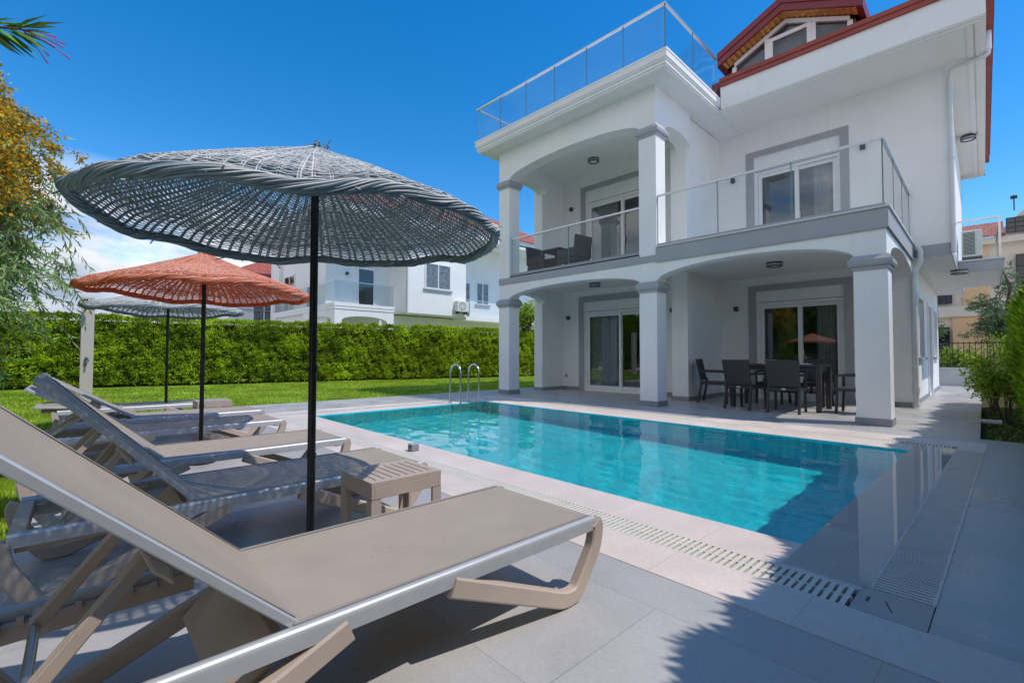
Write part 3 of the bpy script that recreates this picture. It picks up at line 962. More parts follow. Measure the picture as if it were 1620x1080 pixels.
# ---- sliding doors
def sliding_door(x0, x1, z0, z1, y, zshut, trim, zt, name="sliding_door", mull=None, lowtrim=None):
    """opening x0..x1, z0..z1 in the wall face at y; shutter box above zshut; grey surround 'trim' wide up to zt"""
    f = MB()
    tx0, tx1 = trim
    lo = z0 - 0.02 if lowtrim is None else lowtrim
    f.box(tx0, x0, y - 0.022, y - 0.001, lo, zt); f.box(x1, tx1, y - 0.022, y - 0.001, lo, zt); f.box(x0, x1, y - 0.022, y - 0.001, z1, zt)
    vp(f, "door_surround", GREY)
    fr_ = MB()
    yy = y + 0.07
    fr_.box(x0 + 0.002, x1 - 0.002, yy - 0.03, yy + 0.08, zshut, z1 - 0.002)                     # shutter box
    ix0, ix1 = x0 + 0.07, x1 - 0.07
    fr_.box(x0 + 0.002, ix0, yy - 0.02, yy + 0.09, z0, zshut - 0.001); fr_.box(ix1, x1 - 0.002, yy - 0.02, yy + 0.09, z0, zshut - 0.001)
    fr_.box(ix0, ix1, yy - 0.02, yy + 0.09, zshut - 0.08, zshut - 0.012); fr_.box(ix0, ix1, yy - 0.02, yy + 0.09, z0, z0 + 0.05)
    d = vp(fr_, name, PVC)
    g = MB(); g.box(ix0 - 0.05, ix1 + 0.05, yy - 0.026, yy - 0.0205, zshut - 0.012, zshut - 0.001); g.build("shutter_gap", LAMPB, d, VO)
    mid = mull if mull is not None else (ix0 + ix1) / 2
    for k, (a, b, dy) in enumerate(((ix0 + 0.005, mid + 0.05, 0.0), (mid - 0.03, ix1 - 0.005, 0.045))):
        s = MB()
        zz0, zz1 = z0 + 0.052, zshut - 0.082
        fw = 0.085
        s.box(a, a + fw, yy + dy, yy + dy + 0.04, zz0, zz1); s.box(b - fw, b, yy + dy, yy + dy + 0.04, zz0, zz1)
        s.box(a + fw, b - fw, yy + dy, yy + dy + 0.04, zz0, zz0 + fw); s.box(a + fw, b - fw, yy + dy, yy + dy + 0.04, zz1 - fw, zz1)
        so_ = s.build("sash", PVC, d, VO, bevel=0.004)
        gg = MB(); gg.quad((a + fw, yy + dy + 0.02, zz0 + fw), (b - fw, yy + dy + 0.02, zz0 + fw), (b - fw, yy + dy + 0.02, zz1 - fw), (a + fw, yy + dy + 0.02, zz1 - fw))
        gg.build("pane", WGLASS, d, VO)
    # curtains hanging inside, half drawn
    cu = MB()
    for (a, b) in ((ix0, ix0 + 0.42 * (ix1 - ix0)),) if x0 < -6 else ((ix1 - 0.3 * (ix1 - ix0), ix1),):
        n = 40
        for i in range(n):
            xa, xb = a + (b - a) * i / n, a + (b - a) * (i + 1) / n
            ya, yb = y + 0.24 + 0.035 * math.sin(i * 1.1), y + 0.24 + 0.035 * math.sin((i + 1) * 1.1)
            cu.quad((xa, ya, z0 + 0.03), (xb, yb, z0 + 0.03), (xb, yb, zshut - 0.02), (xa, ya, zshut - 0.02))
    cu.build("curtain", CURT, d, VO, smooth=True)
    h = MB().box(mid + 0.055, mid + 0.075, yy + 0.005, yy + 0.03, z0 + 1.0, z0 + 1.16); h.build("handle", PVC, d, VO)
    return d


sliding_door(*lw_door, 11.4, 2.36, (-8.645, -5.90), 2.815, mull=-7.26, lowtrim=0.0)
sliding_door(*rw_door, 12.45, 2.37, (-4.14, -1.99), 2.784, mull=-3.04, lowtrim=0.0)
sliding_door(*lu_door, 11.4, 5.64, (-8.56, -5.90), 6.135, mull=-7.17, lowtrim=3.2)
sliding_door(*ru_door, 12.40, 5.62, (-4.14, -2.005), 6.125, mull=-3.05, lowtrim=3.2)

# side windows and side door (seen edge-on along the path)
for (a, b, lo, hi) in ((13.72, 14.95, 1.02, 2.36), (16.3, 17.3, 0.02, 2.36), (18.2, 19.4, 1.02, 2.36)):
    f = MB()
    x = -1.03
    f.box(x - 0.13, x - 0.07, a + 0.002, a + 0.06, lo, hi); f.box(x - 0.13, x - 0.07, b - 0.06, b - 0.002, lo, hi)
    f.box(x - 0.13, x - 0.07, a + 0.06, b - 0.06, lo, lo + 0.06); f.box(x - 0.13, x - 0.07, a + 0.06, b - 0.06, hi - 0.06, hi)
    f.box(x - 0.13, x - 0.07, (a + b) / 2 - 0.03, (a + b) / 2 + 0.03, lo + 0.06, hi - 0.06)
    o = vp(f, "side_window" if lo > 0.5 else "side_door", PVC)
    q = MB(); q.quad((x - 0.1, a, lo), (x - 0.1, b, lo), (x - 0.1, b, hi), (x - 0.1, a, hi)); q.build("pane", DARKG, o, VO)
    q = MB()
    q.box(x - 0.001, x + 0.03, a - 0.12, a, lo - 0.0, hi + 0.1); q.box(x - 0.001, x + 0.03, b, b + 0.12, lo, hi + 0.1); q.box(x, x + 0.03, a, b, hi, hi + 0.1)
    q.build("surround", WHITE, o, VO)
    if lo > 0.5:
        q = MB().box(x - 0.06, x + 0.07, a - 0.1, b + 0.1, lo - 0.06, lo - 0.005); q.build("sill", GREY, o, VO)

# ---- cantilever of the upper floor on the right, grey band, soffit
q = MB()
q.box(-0.995, -0.395, 12.382, 12.399, 3.02, 3.255); q.box(-0.409, -0.395, 12.4, 20.6, 3.02, 3.255)
vp(q, "floor_band", GREY)
q = MB(); q.box(-1.029, -0.412, 12.402, 20.6, 3.015, 3.1); q.box(-0.41, 0.33, 15.12, 18.6, 3.0, 3.05)
vp(q, "side_soffit", SOFFIT)

# ---- side balcony with the air conditioner
q = MB(); q.box(-0.395, 0.35, 15.1, 15.12, 2.99, 3.24); q.box(0.33, 0.35, 15.12, 18.6, 2.99, 3.24)
sbal = vp(q, "side_balcony_parapet", GREY)
q = MB(); q.box(-0.395, 0.375, 15.075, 15.13, 3.24, 3.275); q.box(0.32, 0.375, 15.13, 18.6, 3.24, 3.275)
q.build("coping", pmat("pale_coping", (0.62, 0.63, 0.64), 0.7, var=0.04), sbal, VO)
q = MB(); q.box(-0.39, 0.28, 15.15, 15.16, 3.28, 4.18); q.build("glass_panel", RGLASS, sbal, VO)
q = MB(); q.box(0.30, 0.31, 15.16, 18.5, 3.28, 4.18); q.build("glass_panel", RGLASS, sbal, VO)
q = MB(); q.box(-0.39, 0.31, 15.14, 15.17, 4.18, 4.215); q.box(0.285, 0.325, 15.17, 18.5, 4.18, 4.215); q.box(0.28, 0.32, 15.135, 15.17, 3.275, 4.18)
q.build("handrail", STEEL, sbal, VO)
ac = MB().box(-0.33, 0.02, 15.55, 16.35, 3.42, 4.05)
aco = vp(ac, "air_conditioner", ACW, bevel=0.02)
q = MB()
for i in range(17): q.box(-0.30, -0.10, 15.535, 15.549, 3.47 + i * 0.032, 3.485 + i * 0.032)
q.build("grille", LAMPB, aco, VO)
q = MB(); q.box(-0.33, 0.02, 15.6, 15.66, 3.30, 3.42); q.box(-0.33, 0.02, 16.2, 16.26, 3.30, 3.42); q.build("bracket", IRON, aco, VO)

# ---- roof terrace slab over the left part
SL = (-9.93, -4.19, 8.32)
x0, x1, y0 = SL
beam = MB()
beam.arch(XL + 0.40, XM, 5.855, 6.13, 6.68, YB + 0.004, YB + 0.36)
for x in (XL, XM): beam.box(x + 0.002, x + 0.398, YB + 0.002, YB + 0.398, 5.858, 6.68)
beam.arch(YB + 0.40, 10.45, 5.855, 6.05, 6.68, XM + 0.396, XM + 0.06, axis='y')
beam.arch(YB + 0.40, 10.40, 5.855, 6.05, 6.68, XL + 0.004, XL + 0.34, axis='y')
vp(beam, "terrace_beam", WHITE)
q = MB(); q.box(XL + 0.34, XM + 0.06, YB + 0.36, 11.4, 6.5, 6.66); vp(q, "balcony_ceiling", SOFFIT)
q = MB()
q.box(x0 + 0.10, x1 - 0.10, y0 + 0.10, 14.0, 6.68, 6.70)
for (ins, za, zb_) in ((0.07, 6.70, 6.745), (0.045, 6.745, 6.78), (0.06, 6.78, 6.82), (0.03, 6.82, 6.855), (0.012, 6.855, 6.98), (0.0, 6.98, 7.02)):
    q.box(x0 + ins, x1 - ins, y0 + ins, 14.0, za, zb_)
vp(q, "terrace_slab", WHITE)

# ---- glass railings
def railing(name, path, zb0, zt, npan, rail=0.05, railh=0.035, gap=0.03, shoe=0.05):
    """frameless glass balustrade along a polyline: panels, handrail, bottom shoe"""
    o = None
    hr = MB(); pr = [(-rail / 2, -railh / 2), (rail / 2, -railh / 2), (rail / 2, railh / 2), (-rail / 2, railh / 2)]
    hr.sweep([(x, y, zt) for x, y in path], pr)
    o = vp(hr, name, RAILM)
    sh = MB(); sh.sweep([(x, y, zb0 + shoe / 2) for x, y in path], [(-0.03, -shoe / 2), (0.03, -shoe / 2), (0.03, shoe / 2), (-0.03, shoe / 2)])
    sh.build("base_channel", pmat("dark_channel_metal", (0.30, 0.33, 0.36), 0.45, var=0.05), o, VO)
    for i in range(len(path) - 1):
        (ax, ay), (bx, by) = path[i], path[i + 1]
        n = npan[i]
        L = math.hypot(bx - ax, by - ay); tx, ty = (bx - ax) / L, (by - ay) / L
        for j in range(n):
            s0, s1 = L * j / n + 0.008, L * (j + 1) / n - 0.008
            p, q_ = (ax + tx * s0, ay + ty * s0), (ax + tx * s1, ay + ty * s1)
            g_ = MB(); g_.quad((*p, zb0 + shoe - 0.01), (*q_, zb0 + shoe - 0.01), (*q_, zt - railh / 2), (*p, zt - railh / 2))
            g_.build("glass_panel", RGLASS, o, VO)
            for c in (p, q_):
                ed = MB().box(c[0] - 0.004, c[0] + 0.004, c[1] - 0.004, c[1] + 0.004, zb0 + shoe - 0.01, zt - railh / 2)
                ed.build("glass_edge", EDGEG, o, VO)
    return o


railing("terrace_railing", [(-9.87, 10.9), (-9.87, 8.38), (-4.25, 8.38), (-4.25, 10.84)], 7.02, 7.93, [2, 6, 2], rail=0.055, shoe=0.02)
railing("balcony_railing", [(XL + 0.40, YB + 0.10), (XM, YB + 0.10)], 3.215, 4.21, [2], rail=0.045)
railing("balcony_railing", [(XM + 0.40, YB + 0.05), (XR - 0.04, YB + 0.05), (XR - 0.04, 12.38)], 3.30, 4.345, [3, 3], rail=0.045)
railing("balcony_railing", [(XL + 0.06, YB + 0.40), (XL + 0.06, 10.4)], 3.2, 4.21, [1], rail=0.045)

# ---- main roof: eave box, soffit with moulding, red trim, tiled slopes
EX, EY, EF = 0.135, 10.94, 20.9
q = MB()
q.box(-4.19, EX, EY, EY + 0.16, 6.755, 7.27); q.box(EX - 0.16, EX, EY + 0.16, EF, 6.755, 7.27)
q.box(-9.9, EX, EF - 0.16, EF, 6.755, 7.27)
vp(q, "eave_fascia", WHITE)
q = MB()
q.box(-4.60, EX - 0.02, EY + 0.02, EF - 0.02, 6.735, 6.754)
q.box(-4.19, EX - 0.09, EY + 0.09, EY + 0.13, 6.705, 6.735); q.box(EX - 0.13, EX - 0.09, EY + 0.13, EF - 0.1, 6.705, 6.735)
q.box(-4.19, EX - 0.16, EY + 0.16, EY + 0.24, 6.715, 6.735); q.box(EX - 0.24, EX - 0.16, EY + 0.24, EF - 0.2, 6.715, 6.735)
vp(q, "eave_soffit", SOFFIT)
q = MB()
q.box(-4.19, EX + 0.10, EY - 0.05, EY + 0.14, 7.272, 7.36); q.box(-4.19, EX + 0.12, EY - 0.075, EY + 0.14, 7.36, 7.45)
q.box(EX - 0.03, EX + 0.10, EY + 0.14, EF - 0.05, 7.13, 7.36); q.box(EX - 0.03, EX + 0.12, EY + 0.14, EF - 0.05, 7.36, 7.45)
vp(q, "roof_edge_trim", REDT)
q = MB()
pk = 10.3
q.quad((-4.19, EY - 0.05, 7.46), (EX + 0.1, EY - 0.05, 7.46), (-2.6, 15.9, pk), (-4.19, 15.9, pk))
q.quad((EX + 0.1, EY - 0.05, 7.46), (EX + 0.1, EF, 7.46), (-2.6, 15.9, pk), (-2.6, 15.9, pk + 0.001))
q.quad((-9.9, 14.0, 7.2), (-4.19, 14.0, 7.2), (-4.19, 15.9, 8.6), (-9.9, 15.9, 8.6))
q.quad((-4.19, EY - 0.05, 7.46), (-4.19, 15.9, pk), (-4.19, 15.9, 7.3), (-4.19, EY + 0.3, 7.3))
vp(q, "tiled_roof", TILES)
q = MB()
q.box(-9.9, -4.2, 13.9, 14.0, 7.02, 7.3)
q.prism([(10.99, 7.3), (11.02, 7.46), (12.6, 8.45), (13.9, 8.45), (13.9, 7.3)], lambda p, a: (a, p[0], p[1]), -4.42, -4.22)
vp(q, "roof_skirt", REDF)

# ---- dormer
YD, YW = 12.15, 12.50
ax_, az_ = -3.22, 9.56
lx, rx, ez = -4.72, -1.70, 8.86
hs_ = (az_ - ez) / (ax_ - lx)


def slab(x_a, z_a, x_b, z_b, th, y0_, y1_):
    return [(x_a, z_a), (x_b, z_b), (x_b, z_b - th), (x_a, z_a - th)], (lambda p, a: (p[0], a, p[1])), y0_, y1_


q = MB()
for (dz, th, ya, yb) in ((0.0, 0.16, YD - 0.04, YD + 0.05), (-0.16, 0.17, YD - 0.01, YD + 0.05)):
    q.prism(*slab(lx, ez + dz, ax_, az_ + dz, th, ya, yb)); q.prism(*slab(ax_, az_ + dz, rx, ez + dz, th, ya, yb))
q.prism(*slab(lx - 0.02, ez - 0.02, lx + 0.1, ez + 0.02, 0.30, YD + 0.05, 15.2)); q.prism(*slab(rx - 0.1, ez + 0.02, rx + 0.02, ez - 0.02, 0.30, YD + 0.05, 15.2))
dm = vp(q, "dormer_gable", REDF)
q = MB()
q.prism(*slab(lx, ez + 0.01, ax_, az_ + 0.01, 0.05, YD + 0.051, 15.4)); q.prism(*slab(ax_, az_ + 0.01, rx, ez + 0.01, 0.05, YD + 0.051, 15.4))
q.build("dormer_roof", TILES, dm, VO)
q = MB()
for k in range(3):
    ya, yb = YD + 0.052 + k * 0.12, YD + 0.052 + k * 0.12 + 0.112
    q.prism(*slab(lx + 0.1, ez - 0.24, ax_, az_ - 0.29, 0.02, ya, yb)); q.prism(*slab(ax_, az_ - 0.29, rx - 0.1, ez - 0.24, 0.02, ya, yb))
# boards run across the overhang: thin grooves between short boards
for i in range(26):
    xx = lx + 0.12 + i * (rx - lx - 0.24) / 25
    zz = (az_ - 0.312) - abs(xx - ax_) * hs_
    q.box(xx - 0.054, xx + 0.054, YD + 0.055, YW - 0.02, zz - 0.014, zz - 0.006)
q.build("dormer_soffit", PINE, dm, VO)
# dormer window: white frame following the gable
wl_, wr_, wz0 = lx + 0.30, rx - 0.25, 7.5
ztop = lambda x: (az_ - 0.36) - abs(x - ax_) * hs_
q = MB()
fw = 0.10
for (a, b) in ((wl_, ax_), (ax_, wr_)):
    q.prism([(a, ztop(a)), (b, ztop(b)), (b, ztop(b) - fw), (a, ztop(a) - fw)], lambda p, aa: (p[0], aa, p[1]), YW - 0.03, YW + 0.06)
m1, m2 = wl_ + 0.78, wr_ - 0.70
for xx in (wl_, m1, m2, wr_):
    zt_ = ztop(xx) - fw - 0.002
    q.box(xx - 0.05, xx + 0.05, YW - 0.028, YW + 0.058, wz0, zt_)
zl = ztop(m1) - fw - 0.03
q.box(m1 + 0.05, m2 - 0.05, YW - 0.027, YW + 0.057, zl - 0.09, zl)
q.box(m1 + 0.05, m1 + 0.13, YW - 0.035, YW + 0.05, wz0, zl - 0.09); q.box(m2 - 0.13, m2 - 0.05, YW - 0.035, YW + 0.05, wz0, zl - 0.09)
dw = vp(q, "dormer_window", PVC)
q = MB()
for (a, b) in ((wl_, ax_), (ax_, wr_)):
    q.quad((a, YW + 0.02, wz0), (b, YW + 0.02, wz0), (b, YW + 0.02, ztop(b) - 0.02), (a, YW + 0.02, ztop(a) - 0.02))
q.build("pane", glass_mat("dormer_glass", (0.6, 0.64, 0.66), 2.2), dw, VO)
q = MB()
for (a, b) in ((wl_, ax_), (ax_, wr_)):
    q.quad((a, YW + 0.16, wz0), (b, YW + 0.16, wz0), (b, YW + 0.16, ztop(b) - 0.02), (a, YW + 0.16, ztop(a) - 0.02))
q.build("blind", pmat("pale_blind", (0.42, 0.43, 0.44), 0.9, var=0.1, scale=14), dw, VO)
q = MB(); q.box(lx + 0.2, wl_ - 0.05, YW, YW + 0.1, 7.5, 8.5); q.box(lx + 0.3, lx + 0.34, YW + 0.1, 15, 7.5, 8.5); q.build("cheek", REDF, dm, VO)
q = MB(); q.box(wr_ + 0.05, rx - 0.15, YW, YW + 0.1, 7.5, 8.5)
q.box(rx - 0.34, rx - 0.3, YW + 0.1, 15, 7.5, 8.5)
q.build("cheek", REDF, dm, VO)

# ---- rainwater pipes
q = MB()
q.tube([(0.165, 12.36, 7.2), (0.165, 12.36, 6.78)], 0.05, 12); q.tube([(0.165, 12.36, 6.80), (0.16, 12.36, 6.71), (0.10, 12.355, 6.665), (-0.29, 12.35, 6.645), (-0.355, 12.35, 6.60), (-0.37, 12.35, 6.50), (-0.37, 12.35, 3.05)], 0.042, 12)
for z in (6.2, 4.9, 3.6): q.tube([(-0.37, 12.35, z - 0.02), (-0.37, 12.35, z + 0.02)], 0.05, 12)
q.tube([(-0.12, 12.354, 6.654), (-0.15, 12.353, 6.652)], 0.052, 12)
vp(q, "rainwater_pipe", PIPE, smooth=True)
q = MB()
q.tube([(-0.92, 12.30, 3.22), (-0.88, 12.30, 3.2), (-0.855, 12.31, 3.13), (-0.86, 12.33, 2.95), (-0.95, 12.36, 2.75), (-0.975, 12.37, 2.55), (-0.975, 12.37, 0.02)], 0.05, 12)
q.tube([(-0.975, 12.37, 0.3), (-0.975, 12.37, 0.42)], 0.062, 12); q.tube([(-0.975, 12.37, 0.02), (-0.975, 12.37, 0.09)], 0.062, 12)
vp(q, "rainwater_pipe", PIPE, smooth=True)


# ================================================================== SUN LOUNGERS
def smooth_poly(pts, r=0.05, n=4):
    """round the inner corners of a polyline"""
    P = [Vector(p) for p in pts]; out = [P[0]]
    for i in range(1, len(P) - 1):
        a, b, c = P[i - 1], P[i], P[i + 1]
        rr = min(r, (a - b).length * 0.45, (c - b).length * 0.45)
        p0, p1 = b + (a - b).normalized() * rr, b + (c - b).normalized() * rr
        for k in range(n + 1):
            t = k / n
            out.append((1 - t) ** 2 * p0 + 2 * t * (1 - t) * b + t * t * p1)
    out.append(P[-1])
    return out


RAILP = [(-0.019, -0.026), (0.019, -0.026), (0.019, 0.012), (0.0165, 0.022), (0.010, 0.0295), (0.0, 0.032), (-0.010, 0.0295), (-0.0165, 0.022), (-0.019, 0.012)]


def rect(a, b, ch=0.0):
    if not ch: return [(-a, -b), (a, -b), (a, b), (-a, b)]
    return [(-a + ch, -b), (a - ch, -b), (a, -b + ch), (a, b - ch), (a - ch, b), (-a + ch, b), (-a, b - ch), (-a, -b + ch)]


def sling_part(name, t, y0, y1, z0, z1, hw, sag, mat_):
    b = MB(); nx, ny = 10, 14
    dy, dz = y1 - y0, z1 - z0; L = math.hypot(dy, dz); nrm = (-dz / L, dy / L)
    if nrm[1] < 0: nrm = (-nrm[0], -nrm[1])
    def pt(i, j, off):
        u, v = -1 + 2 * i / nx, j / ny
        s = -sag * (1 - u * u) * (4 * v * (1 - v)) ** 0.5 + off
        return (u * hw, y0 + dy * v + nrm[0] * s, z0 + dz * v + nrm[1] * s)
    for i in range(nx):
        for j in range(ny):
            b.quad(pt(i, j, 0), pt(i + 1, j, 0), pt(i + 1, j + 1, 0), pt(i, j + 1, 0))
            b.quad(pt(i, j, -0.004), pt(i, j + 1, -0.004), pt(i + 1, j + 1, -0.004), pt(i + 1, j, -0.004))
    for j in range(ny):
        for i in (0, nx):
            b.quad(pt(i, j, 0), pt(i, j + 1, 0), pt(i, j + 1, -0.004), pt(i, j, -0.004))
    for i in range(nx):
        for j in (0, ny):
            b.quad(pt(i, j, 0), pt(i + 1, j, 0), pt(i + 1, j, -0.004), pt(i, j, -0.004))
    o = b.build(name, mat_, t, local=True, smooth=True)
    for sx in (-1, 1):
        h = MB()
        for j in range(ny):
            i = 0 if sx < 0 else nx
            p, q = pt(i, j, 0.0022), pt(i, j + 1, 0.0022)
            h.quad(p, q, (q[0] - sx * 0.016, q[1], q[2]), (p[0] - sx * 0.016, p[1], p[2]))
        h.build("hem", HEM, o, local=True)
    return o


def lounger(x, y, ang, label):
    t = thing("sun_lounger", label, "sun lounger", fr(x, y, 0.004 if y > 2.1 else 0.0), DROT, "sun loungers in a row along the pool")
    HZ, HY = 0.335, -1.262
    for sx in (-1, 1):
        r_ = MB().sweep([(sx * 0.325, 0.0, 0.303), (sx * 0.325, -1.90, 0.303)], RAILP)
        o = r_.build("side_rail", ALU, t, local=True, smooth=True)
        k = MB()
        k.sweep([(sx * 0.293, -1.40, 0.282), (sx * 0.293, -1.88, 0.272)], rect(0.010, 0.028, 0.006))
        for q in range(6): k.box(sx * 0.287 - 0.012, sx * 0.287 + 0.012, -1.50 - q * 0.06, -1.515 - q * 0.06, 0.290, 0.311)
        k.build("ratchet_strip", TAUPE, o, local=True)
        for front in (True, False):
            if front:
                path = [(sx * 0.328, -0.775, 0.278), (sx * 0.328, -0.205, 0.034), (sx * 0.328, -0.125, 0.034), (sx * 0.328, 0.004, 0.20), (sx * 0.328, 0.020, 0.285), (sx * 0.328, 0.010, 0.306)]
            else:
                path = [(sx * 0.328, -1.125, 0.278), (sx * 0.328, -1.73, 0.034), (sx * 0.328, -1.81, 0.034), (sx * 0.328, -1.91, 0.20), (sx * 0.328, -1.925, 0.285), (sx * 0.328, -1.912, 0.306)]
            l_ = MB().sweep(smooth_poly(path, 0.045), rect(0.034, 0.024, 0.007), up=(1, 0, 0))
            l_.build("leg_loop", TAUPE, t, local=True, bevel=0.0)
    for ya in (-0.075, -1.905):
        c = MB().box(-0.304, 0.304, ya, ya + 0.055, 0.262, 0.318)
        c.build("end_crossbar", TAUPE, t, local=True, bevel=0.006)
    c = MB()
    c.prism([(-1.30, 0.295), (-1.27, 0.285), (-1.40, 0.155), (-1.43, 0.165)], lambda p, a: (a, p[0], p[1]), -0.30, 0.30)
    c.build("cross_panel", TAUPE, t, local=True, bevel=0.004)
    c = MB().prism([(-0.66, 0.290), (-0.60, 0.290), (-0.60, 0.262), (-0.66, 0.262)], lambda p, a: (a, p[0], p[1]), -0.30, 0.30)
    c.build("cross_panel", TAUPE, t, local=True, bevel=0.004)
    sling_part("seat_sling", t, -0.012, HY - 0.006, HZ - 0.001, HZ - 0.001, 0.320, 0.009, SLING)
    # backrest
    L = 0.84
    ca, sa = math.cos(R(ang)), math.sin(R(ang))
    ty, tz = HY - L * ca, HZ + L * sa - 0.005
    bk = sling_part("backrest_sling", t, HY + 0.004, ty, HZ + 0.006, tz + 0.006, 0.300, 0.012, SLING)
    f = MB()
    for sx in (-1, 1):
        f.sweep([(sx * 0.312 - sx * 0.012, HY, HZ - 0.008), (sx * 0.300, ty, tz - 0.008)], rect(0.011, 0.013, 0.004))
    f.sweep([(-0.30, ty, tz - 0.012), (0.30, ty, tz - 0.012)], rect(0.011, 0.017, 0.004))
    f.build("backrest_frame", ALU, bk, local=True)
    d_ = 0.42
    py, pz = HY - d_ * ca, HZ + d_ * sa - 0.045
    p = MB()
    p.prism([(py - 0.05 * ca, pz + 0.05 * sa + 0.018), (py + 0.05 * ca, pz - 0.05 * sa + 0.018), (py + 0.03 * ca + 0.03 * sa, pz - 0.03 * sa - 0.05), (py - 0.03 * ca + 0.03 * sa, pz + 0.03 * sa - 0.05)],
            lambda q, a: (a, q[0], q[1]), -0.285, 0.285)
    p.build("backrest_crossbar", TAUPE, bk, local=True, bevel=0.008)
    by, bz = py - 0.205 + 0.06 * (ang - 44) / 15, 0.318
    for sx in (-0.19, 0.19):
        a = MB()
        a.sweep([(sx - 0.011, py, pz - 0.01), (sx - 0.011, by, bz)], rect(0.009, 0.016, 0.003)); a.sweep([(sx + 0.011, py, pz - 0.01), (sx + 0.011, by, bz)], rect(0.009, 0.016, 0.003))
        a.sweep([(sx, py, pz - 0.01), (sx, by, bz)], rect(0.004, 0.010))
        o = a.build("prop_arm", TAUPE, t, local=True)
    b = MB().tube([(-0.292, by, bz), (0.292, by, bz)], 0.0115, 12); b.build("prop_bar", RAILM, o, local=True, smooth=True)
    return t


ys = 1.70
lounger(-1.63, ys, 43.5, "sunlit taupe sun lounger with raised back, nearest the camera in front of the side table")
lounger(-3.07, ys, 47.5, "taupe sun lounger behind the nearest side table, its back wholly in woven parasol shade")
lounger(-4.30, ys, 43.0, "taupe sun lounger with sunlit seat, third from the camera, before the orange parasol's pole")
lounger(-5.90, ys - 0.04, 31.0, "taupe sun lounger whose seat is shaded by the orange parasol except its foot end")
lounger(-7.06, ys + 0.05, 33.0, "sunlit taupe sun lounger with low raised back, in front of the far side table")
lounger(-8.62, ys, 4.0, "flat taupe sun lounger farthest from the camera, shaded by the farthest parasol")


# ================================================================== SIDE TABLES
def side_table(x, y, label):
    t = thing("side_table", label, "side table", fr(x, y, 0), DROT, "slatted side tables between the loungers")
    hx, hy, H = 0.187, 0.208, 0.405
    tp = MB()
    tp.box(-hx, -hx + 0.045, -hy, hy, H - 0.022, H); tp.box(hx - 0.045, hx, -hy, hy, H - 0.022, H)
    n = 9
    yy = np.linspace(-hy, hy, n + 1)
    for i in range(n):
        a, b = yy[i] + (0.004 if i else 0), yy[i + 1] - (0.004 if i < n - 1 else 0)
        tp.box(-hx + 0.045, hx - 0.045, a, b, H - 0.022, H)
    tp.build("slatted_top", TAUPE, t, local=True)
    ap = MB()
    th = 0.018
    ap.box(-hx, hx, -hy, -hy + th, H - 0.085, H - 0.0225); ap.box(-hx, hx, hy - th, hy, H - 0.085, H - 0.0225)
    ap.box(-hx, -hx + th, -hy + th, hy - th, H - 0.085, H - 0.0225); ap.box(hx - th, hx, -hy + th, hy - th, H - 0.085, H - 0.0225)
    ap.build("apron", TAUPE, t, local=True, bevel=0.003)
    for sx in (-1, 1):
        for sy in (-1, 1):
            l_ = MB()
            l_.box(sx * hx, sx * (hx - 0.055), sy * hy, sy * (hy - 0.016), 0, H - 0.087)
            l_.box(sx * hx, sx * (hx - 0.016), sy * (hy - 0.0165), sy * (hy - 0.055), 0, H - 0.087)
            l_.build("leg", TAUPE, t, local=True)
    return t


side_table(-2.392, 1.294, "taupe slatted side table in the foreground beside the black parasol pole")
side_table(-7.80, 1.40, "small taupe slatted side table far off under the small blue-grey parasol")


